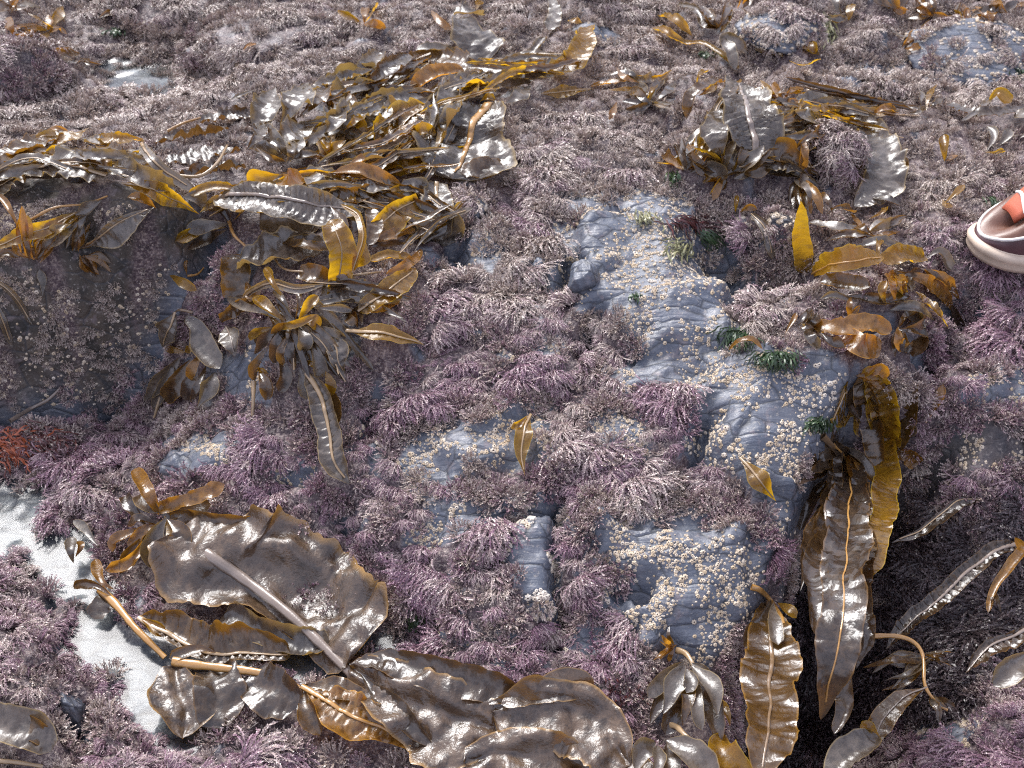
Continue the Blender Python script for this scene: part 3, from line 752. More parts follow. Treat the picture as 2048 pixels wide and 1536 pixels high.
def blade(root, pts, hw, mat='b', rib='t', shape='lance', f=.35, tilt=0, k=(.5, .5), ruf=.30, cor=.0009, lift=9, name='blade', ribw=.085, drape=True, side=(1, 1), wrinkle=1.0, tone=0.0, fold=0.0, ribspan=(0, .97)):
    """a wavy lamina along a centre line; pts = (photo x, photo y[, mm above the rock]); hw = half width in photo pixels (one value or one per point)"""
    KSEED[0] += 1
    r = np.random.default_rng(KSEED[0])
    tone = tone + r.normal(0, .16)
    if mat == 'l' and root.get('group') in GSC and r.random() < .30: mat = 'b' if r.random() < .5 else 'g'
    if k == (.5, .5): k = (r.uniform(.1, 1.3), r.uniform(.1, 1.3))
    pair = isinstance(hw, list) and isinstance(hw[0], tuple)
    if pair: hwp = hw; hw = [max(q) for q in hw]
    gsc = GSC.get(root.get('group'), 1.0) if mat == 'l' else 1.0
    W = []
    hws = hw if isinstance(hw, (list, tuple)) else [hw] * len(pts)
    for p, w in zip(pts, hws):
        L = (p[2] if len(p) > 2 else lift) * .001 + .003
        q = T(p[0], p[1], L, POOL_Z); dep = to_px(*q)[2]
        W.append([*q, w * gsc * dep / F_PX])
    W = np.array(W)
    maxw = W[:, 3].max()
    _, Ltot = smooth_path(W, 3)
    nu = int(np.clip(Ltot / (.0022 if maxw > .008 else .0035), 10, 130)); nv2 = int(np.clip(maxw / .0028, 3, 11))
    C, L = smooth_path(W, nu)
    u = np.linspace(0, 1, nu); c = C[:, :3]
    c = c + np.stack([perlin(u * L * 30, u * 0 + KSEED[0], 1), perlin(u * L * 30, u * 0 + KSEED[0], 2), .6 * perlin(u * L * 30, u * 0 + KSEED[0], 3)], 1) * min(.0022, .06 * L)
    t = np.gradient(c, axis=0); t /= np.linalg.norm(t, axis=1, keepdims=True) + 1e-9
    up = .5 * tnormal(c[:, 0], c[:, 1], .03) + np.array([0, 0, .5]); tc = np.array([0, 0, CAM_H]) - c; tc /= np.linalg.norm(tc, axis=1, keepdims=True)
    n = up * (1 - f) + tc * f
    n = n - t * (n * t).sum(1, keepdims=True); n /= np.linalg.norm(n, axis=1, keepdims=True) + 1e-9
    ta = R(tilt) + .55 * wrinkle * perlin(u * L * 14, u * 0 + .5, KSEED[0] % 97)
    b = np.cross(t, n)                             # to the right when walking along, seen from above
    n, b = n * np.cos(ta)[:, None] + b * np.sin(ta)[:, None], b * np.cos(ta)[:, None] - n * np.sin(ta)[:, None]
    a0, pa, b0, pb = SHAPE[shape]
    if r.random() < .3: b0, pb = b0 * .45, .35
    pr = np.clip(u / a0, 0, 1) ** pa * np.clip((1 - u) / b0, 0, 1) ** pb
    w = C[:, 3] * np.maximum(pr, .03)
    if pair:
        ui = np.linspace(0, 1, len(hwp)); sl = np.interp(u, ui, [q[0] / max(q) for q in hwp])[:, None]; sr = np.interp(u, ui, [q[1] / max(q) for q in hwp])[:, None]
    s = np.linspace(-1, 1, 2 * nv2 + 1); S = np.abs(s)[None]
    ls = u[:, None] * L
    P = np.zeros((nu, len(s), 3))
    kk = np.where(s[None] < 0, k[0], k[1]) + .55 * wrinkle * perlin(ls * 18 + s[None] * .3, ls * 0 + np.sign(s)[None] * 3.3, KSEED[0] % 89)
    kk = np.where(np.abs(kk) < .02, .02, kk)
    sw = np.where(s[None] < 0, sl, sr) if pair else np.where(s[None] < 0, side[0], side[1])
    ww = w[:, None] * sw * (1 + .20 * perlin(ls * 28, np.sign(s)[None] * 5 + ls * 0, KSEED[0] % 83) + .07 * S ** 3 * perlin(ls * 140, np.sign(s)[None] * 9 + ls * 0, KSEED[0] % 61))
    X = ww * np.sin(kk * S) / kk * np.sign(s)[None]; Z = ww * (1 - np.cos(kk * S)) / kk
    lam = max(.018, 1.1 * maxw); ph = r.uniform(0, 6.28, 4)
    wave = np.where(s[None] < 0, np.sin(2 * math.pi * ls / lam + ph[0]) + .6 * np.sin(2 * math.pi * ls / (lam * .57) + ph[1]), np.sin(2 * math.pi * ls / (lam * 1.15) + ph[2]) + .6 * np.sin(2 * math.pi * ls / (lam * .61) + ph[3]))
    Z = Z + ww * ruf * .55 * wave * S ** 2.2
    lc = .0065
    Z = Z + cor * np.sin(2 * math.pi * (ls + .35 * S * ww) / lc + 2.2 * perlin(ls * 40, s[None] * 2, 7)) * np.clip(4 * S * (1.02 - S), 0, 1) * np.clip(ww / .008, 0, 1)
    Z = Z + .10 * ww * wrinkle * perlin(ls * 55, s[None] * ww * 55, KSEED[0] % 71)
    if fold: Z = Z + fold * (.6 - 2.2 * np.abs(perlin(ls * 9 + s[None] * ww * 14, s[None] * ww * 13 - ls * 5, KSEED[0] % 53))) * np.clip(S * 3, 0, 1) + .4 * fold * perlin(ls * 24, s[None] * ww * 26, KSEED[0] % 47)
    Z = Z + .0011 * wrinkle * np.clip(ww / .01, 0, 1.6) * (perlin(ls * 95 + S * ww * 40, s[None] * ww * 70, KSEED[0] % 67) + .5 * perlin(ls * 210, s[None] * ww * 190, KSEED[0] % 59))
    P = c[:, None] + b[:, None] * X[..., None] + n[:, None] * Z[..., None]
    V = P.reshape(-1, 3)
    if drape:
        h = np.maximum(terr(V[:, 0], V[:, 1]), POOL_Z - .004)
        low = V[:, 2] < h + .0025
        V[low, 2] = h[low] + .0025 + .0008 * r.random(low.sum())
    mark(V, .05 if drape else .02)
    org = np.array(root.location) if root is not None else np.zeros(3)
    acr = np.broadcast_to(S, (nu, len(s))).ravel(); tn = np.full(nu * len(s), tone) + .25 * np.clip(perlin(ls * 22, s[None] * 1.5, 5).ravel(), 0, 1)
    F = grid_faces(nu, len(s))
    o = mesh_obj(name, V - org, F, KM[mat], root, attrs={'across': acr, 'tone': tn})
    if rib:
        e0, e1 = int(ribspan[0] * (nu - 1)), max(int(ribspan[1] * (nu - 1)), 4)
        mid = V.reshape(nu, len(s), 3)[e0:e1, nv2]
        rw = np.maximum(ribw * maxw * (1.0 - .75 * u[e0:e1]) * (1 + .25 * perlin(u[e0:e1] * L * 40, u[e0:e1] * 0, 3)), .0006)
        tube(root, mid + n[e0:e1] * (.25 * rw[:, None] + .0006), rw, b[e0:e1], n[e0:e1], RM[rib], 'midrib', .30)
    return o

def tube(root, c, w, b, n, mat, name, flat=.6, ns=7):
    a = np.linspace(0, 2 * math.pi, ns, endpoint=False)
    P = c[:, None] + b[:, None] * (np.cos(a)[None, :, None] * w[:, None, None]) + n[:, None] * (np.sin(a)[None, :, None] * w[:, None, None] * flat)
    m = len(c); i = np.arange(m - 1)[:, None] * ns; j = np.arange(ns)[None]
    F = np.stack([i + j, i + (j + 1) % ns, i + ns + (j + 1) % ns, i + ns + j], -1).reshape(-1, 4)
    org = np.array(root.location) if root is not None else np.zeros(3)
    return mesh_obj(name, P.reshape(-1, 3) - org, F, mat, root)

def stipe(root, pts, w, mat='o', lift=9, name='stipe', w1=None):
    KSEED[0] += 1
    W = []
    for p in pts:
        q = T(p[0], p[1], (p[2] if len(p) > 2 else lift) * .001, POOL_Z); W.append([*q, w * to_px(*q)[2] / F_PX])
    C, L = smooth_path(np.array(W), int(max(8, 6 * len(pts))))
    c = C[:, :3]; t = np.gradient(c, axis=0); t /= np.linalg.norm(t, axis=1, keepdims=True)
    n = np.array([0, 0, CAM_H]) - c; n -= t * (n * t).sum(1, keepdims=True); n /= np.linalg.norm(n, axis=1, keepdims=True)
    ww = C[:, 3] * np.linspace(1, (w1 or .55 * w) / w, len(c)) * (1 + .22 * perlin(np.arange(len(c)) * .35, np.zeros(len(c)), KSEED[0] % 43))
    mark(c)
    return tube(root, c, ww, np.cross(t, n), n, RM[mat], name, .45)

def plant(label, at, group=None, name='kelp', cat='kelp', lift=0):
    e = bpy.data.objects.new(name, None); COL.objects.link(e); e.empty_display_size = .01
    e.location = T(at[0], at[1], lift * .001)
    return tag(e, label, cat, group)

def leaf(root, pts, hw, mat='b', **kw):
    kw.setdefault('shape', 'club'); kw.setdefault('rib', None); kw.setdefault('ruf', .10); kw.setdefault('cor', .0002); kw.setdefault('name', 'leaflet'); kw.setdefault('wrinkle', .7)
    return blade(root, pts, hw, mat, **kw)

def sprig(root, at, n, ang, ln, hw, mats='bdl', lift=(6, 22), seed=0, shape='club', f=.4):
    """n leaflets fanning from one point; ang in degrees on the photo (0 right, 90 down)"""
    r = np.random.default_rng(seed + 5000)
    for i in range(n):
        a = R(r.uniform(*ang)); l = r.uniform(*ln); l0 = r.uniform(*lift)
        x0, y0 = at[0] + r.normal(0, 5), at[1] + r.normal(0, 4)
        bend = r.normal(0, .18)
        x1, y1 = x0 + l * .5 * math.cos(a + bend), y0 + l * .5 * math.sin(a + bend); x2, y2 = x0 + l * math.cos(a), y0 + l * math.sin(a)
        leaf(root, [(x0, y0, l0 * .5), (x1, y1, l0 * 1.2), (x2, y2, l0 * r.uniform(.3, 1.1))], r.uniform(*hw), mats[int(r.integers(len(mats)))], shape=shape, f=f + r.normal(0, .15), tilt=r.normal(0, 28), k=(r.uniform(-.3, 1.2), r.uniform(-.3, 1.2)))
# ------------------------------------------------------------------ kelp: bottom left, in and beside the pool
GP = 'kelp lying in and beside the pool'
p = plant('largest brown kelp, broad blade with a long straight grey midrib, beside the pool', (350, 1050), GP)
blade(p, [(360,1062,22),(420,1108,20),(478,1151,17),(564,1216,15),(632,1278,12),(690,1338,10)], [(50,95),(125,112),(160,62),(186,36),(150,30),(158,30)], 'h', None, 'open', f=.30, k=(.25,.3), ruf=.10, cor=.0004, wrinkle=.9, fold=.010)
stipe(p, [(352,1050,26),(372,1076,26),(420,1112,25),(478,1151,22),(564,1216,20),(632,1278,17),(700,1346,12)], 13, 'p', name='midrib', w1=9)
leaf(p, [(335,1035,26),(312,1075,32),(300,1135,20)], 26, 'l', f=.7)
leaf(p, [(335,1040,30),(362,1065,34),(352,1110,26)], 24, 'b', f=.6)
leaf(p, [(330,1035,24),(345,1090,30),(318,1150,18)], 20, 'g', f=.7)
leaf(p, [(320,1032,20),(296,985,30),(268,936,24)], 15, 'o', shape='lance', f=.6)
leaf(p, [(318,1025,20),(300,1010,28),(285,985,22)], 22, 'l', f=.6)
blade(p, [(318,1020,14),(360,1005,22),(410,988,22),(450,968,14)], 16, 'o', None, 'strap', f=.7, ruf=.5, k=(.8,.3), name='leaflet')
blade(p, [(325,1030,12),(365,1018,14),(420,1010,10)], 15, 'd', None, 'strap', f=.4, ruf=.4, name='leaflet')
blade(p, [(340,1030,12),(400,1038,16),(470,1045,16),(530,1055,12)], 18, 'b', None, 'strap', f=.6, ruf=.55, k=(.9,.2), name='leaflet')
leaf(p, [(315,1045,18),(285,1060,26),(262,1100,18)], 15, 'o', f=.6, ruf=.4)
leaf(p, [(315,1050,18),(280,1040,28),(255,1050,20)], 13, 'b', f=.6, ruf=.4)
leaf(p, [(310,1055,16),(270,1095,22),(240,1150,14)], 17, 'b', f=.6, ruf=.5)
leaf(p, [(305,1065,16),(262,1120,20),(208,1140,10)], 15, 'o', f=.5, ruf=.5)
leaf(p, [(300,1060,14),(262,1010,20),(250,990,14)], 14, 'd', f=.5, ruf=.4)
leaf(p, [(310,1050,16),(235,1075,20),(228,1105,12)], 12, 'o', f=.5, ruf=.3)
p = plant('brown kelp with an orange stipe bent across the pool edge', (205, 1182), GP)
stipe(p, [(200,1178,16),(232,1209,18),(267,1252,15),(301,1286,12),(330,1315,8)], 9, 'o', w1=6)
leaf(p, [(222,1192,16),(190,1172,20),(148,1172,10)], 15, 'b', f=.4, ruf=.4)
leaf(p, [(230,1180,14),(205,1160,20),(190,1120,16)], 12, 'o', f=.6, ruf=.4)
blade(p, [(225,1196,10),(205,1210,10),(188,1240,4)], 20, 'd', None, 'strap', f=.5, ruf=.4, name='leaflet')
p = plant('wet ribbed kelp blade with a tan midrib curving below the broad blade', (277, 1233), GP)
blade(p, [(277,1233,16),(342,1271,15),(410,1302,13),(490,1306,11),(580,1308,8)], [20,40,52,50,30], 'b', 't', 'sheet', f=.35, ruf=.2, cor=.0016, side=(1.25,.35), ribw=.13, ribspan=(0,1))
leaf(p, [(282,1236,18),(312,1256,18),(330,1275,14)], 16, 'g', f=.3)
blade(p, [(450,1228,10),(520,1262,10),(600,1290,8),(660,1296,6)], 38, 'l', None, 'sheet', f=.3, ruf=.25, cor=.0012)
p = plant('dark folded kelp fan under a yellow stipe in front of the pool', (355, 1322), GP)
blade(p, [(350,1328,12),(358,1380,12),(375,1430,9),(362,1475,6)], [(15,20),(50,60),(70,60),(8,12)], 'h', None, 'open', f=.5, ruf=.10, k=(.2,.5), cor=.0006, fold=.009)
blade(p, [(420,1335,12),(430,1375,12),(440,1420,8),(450,1450,5)], [(40,30),(60,50),(55,45),(12,18)], 'd', None, 'open', f=.4, ruf=.15, k=(.6,.3), cor=.0005, fold=.009)
blade(p, [(505,1345,12),(545,1385,12),(590,1420,9)], [45,50,30], 'd', None, 'sheet', f=.45, ruf=.3)
stipe(p, [(345,1322,18),(380,1328,19),(430,1334,18),(513,1344,16),(560,1358,14),(600,1379,11)], 10, 'o', w1=7)
leaf(p, [(430,1308,14),(395,1300,20),(340,1318,16)], 13, 'b', f=.3)
p = plant('orange-brown ruffled kelp blade along the bottom, left of the big folded sheet', (600, 1372), GP)
blade(p, [(600,1374,15),(650,1400,15),(710,1436,13),(780,1466,12),(850,1505,8)], [20,46,52,44,18], 'o', 'o', 'lance', f=.45, ruf=.34, cor=.0016, k=(.2,.8), ribw=.12)
blade(p, [(600,1374,12),(660,1380,14),(720,1392,12),(760,1420,8)], [16,26,28,10], 'b', None, 'lance', f=.5, ruf=.3)
leaf(p, [(604,1378,12),(620,1420,12),(640,1470,6)], 26, 'b', f=.5, ruf=.3)
p = plant('glossy folded chocolate-brown kelp sheet at the bottom centre, its edge towards the turf', (708, 1334), GP)
blade(p, [(708,1338,16),(770,1372,22),(850,1410,20),(930,1440,16),(1010,1470,12)], [(20,25),(62,55),(80,90),(70,110),(40,60)], 'h', None, 'open', f=.4, ruf=.10, k=(.15,.4), cor=.0003, wrinkle=1.0, fold=.011)
blade(p, [(715,1325,26),(790,1325,28),(880,1350,24),(960,1375,20),(1040,1385,14)], [16,32,40,38,20], 'd', None, 'sheet', f=.15, ruf=.2, k=(.9,.2), cor=.0004)
blade(p, [(720,1345,20),(770,1400,22),(815,1450,20),(860,1490,14)], [12,22,24,16], 'd', None, 'lance', f=.7, k=(.9,.9), ruf=.1)
p = plant('broad pale-brown kelp sheet at the bottom edge with a pointed corner', (990, 1420), GP)
blade(p, [(985,1425,20),(1060,1420,26),(1140,1430,24),(1210,1470,18),(1262,1530,12)], [(20,40),(70,60),(76,80),(50,90),(20,60)], 'h', None, 'open', f=.40, ruf=.08, k=(.2,.4), cor=.0002, wrinkle=.9, fold=.010)
blade(p, [(1000,1410,26),(1075,1385,30),(1140,1368,28),(1185,1385,18)], [12,26,34,20], 'h', None, 'sheet', f=.5, ruf=.1, k=(.2,.2), cor=.0002, tone=.3)
blade(p, [(930,1525,12),(1000,1505,16),(1080,1520,16),(1180,1560,10)], [30,50,60,50], 'h', None, 'open', f=.35, ruf=.15, cor=.0003, fold=.009)
blade(p, [(1220,1520,12),(1260,1540,14),(1300,1590,10)], [30,40,40], 'h', None, 'sheet', f=.4, ruf=.2)
p = plant('brown kelp fragment in the bottom left corner', (20, 1440), GP)
blade(p, [(-60,1430,12),(10,1450,14),(70,1475,12),(105,1505,6)], [30,42,38,16], 'l', None, 'sheet', f=.4, ruf=.2)
blade(p, [(30,1430,10),(70,1455,12),(108,1490,6)], [14,22,14], 'b', None, 'strap', f=.5)
stipe(p, [(-40,1520,8),(30,1524,10),(85,1533,6)], 6, 't')
p = plant('small tan kelp tip poking out of the pool', (145, 1120), GP)
leaf(p, [(150,1125,4),(143,1100,16),(140,1075,14)], 12, 'l', f=.8)
leaf(p, [(195,1090,10),(175,1062,16),(148,1042,10)], 10, 'l', f=.4)
leaf(p, [(150,1115,4),(160,1095,12),(158,1080,10)], 8, 'o', f=.8)

# ------------------------------------------------------------------ kelp in the right-hand cleft
GC = 'kelp hanging in the right-hand cleft'
HANG = dict(f=.85, drape=False)
p = plant('longest hanging golden-brown kelp with a tan midrib, in the right-hand cleft', (1665, 880), GC)
blade(p, [(1668,885,20),(1692,930,30),(1699,980,60),(1694,1080,110),(1687,1182,140),(1680,1271,140),(1662,1353,120),(1642,1440,80)], [10,20,36,46,44,46,36,16], 'd', 'o', 'open', ruf=.24, cor=.0022, k=(.5,.4), ribw=.065, wrinkle=.8, **HANG)
blade(p, [(1745,800,18),(1768,880,40),(1772,960,60),(1762,1060,90),(1735,1130,100),(1712,1190,100)], [14,22,24,26,22,10], 'g', None, 'open', ruf=.12, k=(.3,.3), **HANG)
blade(p, [(1690,980,40),(1640,1060,80),(1612,1120,110),(1600,1180,110)], [18,32,34,16], 'd', None, 'lance', ruf=.25, **HANG)
blade(p, [(1675,900,30),(1662,980,60),(1640,1080,100),(1628,1180,130),(1640,1280,130)], [10,22,30,26,10], 'd', None, 'open', ruf=.3, **HANG)
blade(p, [(1705,900,30),(1722,980,60),(1728,1080,90),(1722,1180,110),(1735,1270,110),(1715,1340,90)], [8,18,24,22,20,8], 'd', None, 'open', ruf=.35, cor=.002, **HANG)
blade(p, [(1690,1250,60),(1680,1330,70),(1690,1400,60),(1670,1470,50)], [10,22,22,10], 'd', None, 'open', ruf=.3, **HANG)
for q in ([(1645,872,14),(1662,890,22),(1680,915,24)],): stipe(p, q, 8, 'd')
sprig(p, (1680,905), 9, (70,150), (70,130), (9,14), 'dbd', (25,45), 1, 'leaf', .8)
sprig(p, (1690,900), 6, (40,85), (60,110), (9,15), 'bol', (25,45), 2, 'leaf', .8)
leaf(p, [(1650,960,25),(1615,1010,40),(1600,1060,40)], 18, 'd', f=.8, drape=False)
leaf(p, [(1660,838,12),(1692,848,22),(1722,876,22)], 15, 'g', shape='lance', f=.6, rib='t', ribspan=(0,.95))
p = plant('ruffled golden kelp hanging from the top of the right-hand cleft', (1722, 748), GC)
blade(p, [(1722,748,16),(1748,770,22),(1765,810,28),(1778,860,30),(1788,905,30)], [12,26,30,26,10], 'g', None, 'strap', ruf=.4, cor=.0018, k=(.6,.5), **HANG)
blade(p, [(1725,752,14),(1730,800,28),(1745,860,40),(1760,940,50)], [12,24,26,18], 'b', None, 'strap', ruf=.25, **HANG)
blade(p, [(1735,745,16),(1760,735,22),(1772,755,20)], [10,14,8], 'o', None, 'strap', f=.4, ruf=.3, name='leaflet')
leaf(p, [(1728,760,14),(1702,790,22),(1720,840,30)], 14, 'd', f=.7, drape=False)
leaf(p, [(1740,780,20),(1752,795,26),(1766,800,24)], 12, 'l', f=.3, drape=False)
leaf(p, [(1760,800,24),(1785,830,30),(1797,890,26)], 11, 'g', f=.8, drape=False)
leaf(p, [(1775,918,26),(1808,905,34),(1838,924,30)], 20, 'o', f=.7, drape=False)
leaf(p, [(1800,880,20),(1815,870,28),(1832,848,26)], 15, 'l', f=.7, drape=False)
blade(p, [(1800,900,30),(1812,850,30),(1826,800,22),(1835,770,16)], [14,20,16,6], 'b', None, 'leaf', ruf=.1, **HANG)
sprig(p, (1722,752), 7, (-40,90), (30,55), (6,9), 'oog', (14,26), 3, 'leaf', .7)
p = plant('yellow-brown translucent kelp blade hanging straight down off the near slab', (1530, 1184), GC)
blade(p, [(1536,1205,22),(1542,1260,34),(1540,1330,45),(1540,1400,60),(1532,1480,80),(1520,1560,80)], [12,38,54,54,50,36], 'b', 'd', 'open', ruf=.16, cor=.0005, k=(.25,.25), ribw=.12, wrinkle=.6, tone=.2, **HANG)
leaf(p, [(1540,1200,28),(1518,1250,34),(1488,1296,30)], 20, 'd', f=.8, drape=False)
leaf(p, [(1545,1205,32),(1548,1245,42),(1556,1290,44)], 15, 'l', f=.8, drape=False)
leaf(p, [(1555,1205,26),(1580,1222,32),(1594,1236,30)], 13, 'g', f=.7, drape=False)
stipe(p, [(1503,1174,8),(1520,1180,16),(1540,1200,24),(1565,1240,34),(1570,1290,38)], 6, 'o')
p = plant('drooping cluster of grey-brown kelp leaflets at the near slab\'s foot', (1370, 1312), GC)
stipe(p, [(1352,1300,8),(1370,1306,18),(1384,1325,26),(1392,1350,26)], 7, 't')
for q, w, m in ([(1372,1325,24),(1335,1352,30),(1296,1395,24)],18,'l'),([(1374,1330,28),(1350,1365,36),(1322,1425,28)],22,'l'),([(1384,1335,30),(1422,1375,38),(1438,1435,30)],27,'l'),([(1380,1340,24),(1376,1390,34),(1366,1452,24)],15,'b'),\
        ([(1385,1345,26),(1394,1400,32),(1406,1460,24)],14,'l'),([(1384,1328,28),(1408,1345,34),(1428,1368,30)],14,'l'),([(1376,1338,32),(1384,1362,38),(1372,1385,34)],15,'l'),([(1365,1335,16),(1318,1395,22),(1300,1450,14)],20,'d'),\
        ([(1390,1360,18),(1430,1430,24),(1436,1500,16)],28,'d'),([(1388,1350,14),(1350,1420,18),(1330,1470,10)],22,'d'),([(1420,1390,14),(1450,1420,22),(1460,1450,18)],12,'g'): leaf(p, q, w, m, f=.65, shape='leaf')
sprig(p, (1345,1290), 8, (90,260), (25,45), (4,6), 'oob', (8,16), 4, 'leaf', .6)
p = plant('broad grey leaflets of kelp cut by the bottom edge below the drooping cluster', (1312, 1480), GC)
for q, w, m in ([(1330,1478,22),(1380,1505,28),(1430,1560,22)],34,'l'),([(1310,1484,20),(1285,1500,26),(1268,1545,20)],24,'l'),([(1318,1490,24),(1318,1520,30),(1306,1560,26)],18,'l'),([(1335,1490,14),(1345,1530,20),(1350,1580,14)],22,'d'): leaf(p, q, w, m, f=.6, shape='leaf')
stipe(p, [(1325,1452,10),(1350,1452,20),(1375,1475,26),(1410,1500,20)], 7, 't')
leaf(p, [(1450,1470,14),(1440,1500,24),(1500,1560,20)], 32, 'g', f=.7, shape='leaf')
p = plant('dark feathered kelp with a grey midrib looping at the right edge of the cleft', (1975, 1220), GC)
blade(p, [(2040,1085,16),(1990,1105,18),(1895,1182,18),(1803,1264,14),(1770,1300,8)], [8,18,22,20,8], 'd', 'p', 'strap', f=.5, ruf=.2, cor=.0035, ribw=.22)
blade(p, [(2030,1075,18),(2045,1100,24),(2020,1135,22),(1990,1170,18),(1974,1225,10)], [6,11,12,9,5], 'o', None, 'strap', f=.7, ruf=.15)
sprig(p, (1990,1180), 5, (50,120), (25,50), (4,7), 'lbd', (8,16), 5, 'leaf', .6)
p = plant('orange kelp stipe with pale leaflet fans on the floor of the cleft', (1845, 1310), GC)
stipe(p, [(1741,1272,30),(1792,1272,30),(1827,1284,28),(1846,1312,26),(1850,1370,22),(1874,1406,14),(1895,1420,8)], 5, 'o')
sprig(p, (1848,1312), 8, (-15,25), (35,70), (4,6), 'llb', (24,34), 6, 'leaf', .4)
sprig(p, (1846,1318), 7, (125,175), (60,120), (8,12), 'dbl', (18,30), 7, 'leaf', .5)
sprig(p, (1862,1392), 6, (20,80), (35,60), (5,8), 'dlb', (10,18), 8, 'leaf', .5)
p = plant('olive curved kelp blade low in the cleft below the orange stipe', (1850, 1372), GC)
blade(p, [(1852,1374,24),(1815,1388,28),(1780,1415,24),(1755,1450,20),(1748,1490,20)], [8,18,24,24,10], 'b', 'p', 'lance', f=.5, ruf=.12, k=(.5,.3))
p = plant('pale brown torn kelp scrap at the bottom of the cleft', (1740, 1475), GC)
blade(p, [(1755,1472,40),(1725,1490,46),(1690,1520,44),(1670,1560,40)], [14,30,36,24], 'l', None, 'sheet', f=.5, ruf=.2)
leaf(p, [(1758,1475,30),(1740,1450,44),(1720,1452,40)], 10, 'g', f=.5)
p = plant('thin dark kelp blade with a ragged grey edge crossing high in the cleft', (1960, 1000), GC)
blade(p, [(1965,1000,10),(1912,1005,18),(1861,1049,20),(1785,1086,14)], [8,14,14,6], 'd', 't', 'strap', f=.4, ruf=.3, cor=.002, side=(1.3,.4), ribw=.12)
p = plant('dark kelp blade with a midrib and grey lobe at the lower right edge', (2042, 1260), GC)
blade(p, [(2060,1252,14),(1980,1295,16),(1929,1346,8)], [14,30,10], 'd', 'p', 'strap', f=.4, ruf=.3, cor=.002, ribw=.14, side=(1.1,.5))
leaf(p, [(2070,1300,12),(2020,1340,18),(1985,1372,10)], 30, 'l', f=.4)
p = plant('thin tan kelp leaflet on the turf right of the cleft', (1870, 850), GC)
leaf(p, [(1858,835,8),(1880,800,14),(1886,770,10)], 9, 'o', f=.5)
stipe(p, [(1850,845,6),(1872,815,10),(1882,795,12)], 3, 'o')

# ------------------------------------------------------------------ kelp right of centre
GR = 'kelp on the right-hand shoulder of the rock'
p = plant('shiny brown kelp blade draped across the right shoulder below the yellow one', (1630, 650), GR)
blade(p, [(1628,652,12),(1680,655,20),(1730,648,20),(1785,660,12)], [12,24,26,14], 'o', None, 'sheet', f=.55, ruf=.25, cor=.0006, k=(.5,.9), wrinkle=1.4)
blade(p, [(1690,672,10),(1720,690,14),(1765,700,8)], [22,26,18], 'o', None, 'sheet', f=.8, ruf=.2)
leaf(p, [(1640,665,14),(1658,685,20),(1690,690,12)], 18, 'd', f=.5, k=(1.4,1.4))
leaf(p, [(1630,660,14),(1615,672,20),(1640,695,12)], 12, 'l', f=.7)
sprig(p, (1605,655), 9, (-70,60), (30,50), (7,11), 'ddl', (8,20), 9, 'leaf', .5)
leaf(p, [(1570,668,6),(1585,640,14),(1592,625,12)], 6, 'o', f=.7)
p = plant('dark amber kelp leaflets heaped at the right end of the shoulder', (1810, 660), GR)
sprig(p, (1800,655), 9, (-60,110), (35,65), (9,14), 'dobd', (8,22), 10, 'leaf', .5)
leaf(p, [(1840,640,12),(1846,670,18),(1828,712,10)], 15, 'd', f=.8)
leaf(p, [(1810,610,12),(1820,630,18),(1850,645,10)], 18, 'l', f=.4)
leaf(p, [(1770,610,12),(1762,580,20),(1774,560,14)], 10, 'g', f=.7)
blade(p, [(1700,640,8),(1698,610,18),(1704,592,12)], 7, 'o', None, 'leaf', f=.7)
p = plant('tall narrow golden kelp blade standing upright on the right', (1607, 540), GR)
blade(p, [(1607,548,2),(1604,500,26),(1603,450,48),(1599,400,66)], [17,19,15,4], 'g', None, 'strap', f=.9, ruf=.08, cor=.0003, k=(.3,.3), drape=False, wrinkle=.4)
p = plant('bright yellow translucent kelp band below the shoe\'s left', (1625, 545), GR)
blade(p, [(1622,548,10),(1670,530,26),(1720,522,30),(1765,515,22)], [16,30,32,22], 'g', 'o', 'strap', f=.75, ruf=.12, cor=.0004, k=(.3,.2), side=(1,.55), tone=.4)
blade(p, [(1640,562,8),(1690,568,12),(1740,572,8)], [16,22,16], 'b', None, 'strap', f=.8, ruf=.2)
blade(p, [(1760,520,18),(1800,510,26),(1850,512,16)], [14,24,14], 'g', None, 'sheet', f=.7, ruf=.2, tone=.3)
leaf(p, [(1755,530,16),(1757,495,26),(1754,478,20)], 9, 'g', f=.8)
leaf(p, [(1845,535,12),(1880,560,16),(1895,600,10)], 15, 'l', f=.3)
leaf(p, [(1850,515,10),(1880,505,14),(1900,540,8)], 14, 'l', f=.3)
p = plant('amber kelp leaflets trailing right from the yellow band', (1800, 550), GR)
for q, w, m in ([(1700,500,12),(1760,485,22),(1830,500,12)],14,'l'),([(1650,480,10),(1700,470,20),(1760,475,10)],12,'b'),([(1690,590,10),(1760,600,16),(1820,590,10)],16,'d'),([(1830,580,10),(1870,620,18),(1900,660,8)],13,'g'),([(1780,620,10),(1830,615,16),(1870,640,8)],14,'l'),([(1720,610,8),(1700,640,14),(1690,660,8)],10,'o'),([(1850,540,12),(1890,560,20),(1918,600,8)],14,'o'),([(1640,600,8),(1670,590,14),(1710,600,8)],9,'l'):
    blade(p, q, w, m, None, 'lance', f=.5, ruf=.35, k=(.8,1.1), wrinkle=1.3)
blade(p, [(1800,545,14),(1850,565,18),(1890,590,16),(1912,640,8)], [14,18,16,6], 'o', None, 'lance', f=.6, ruf=.2)
sprig(p, (1790,545), 10, (-20,110), (30,60), (8,12), 'oogd', (8,22), 11, 'leaf', .6)
leaf(p, [(1895,600,8),(1912,630,12),(1925,655,6)], 10, 'd', f=.8)
p = plant('pale grey kelp leaf lying left of the tall upright blade\'s tip', (1625, 440), GR)
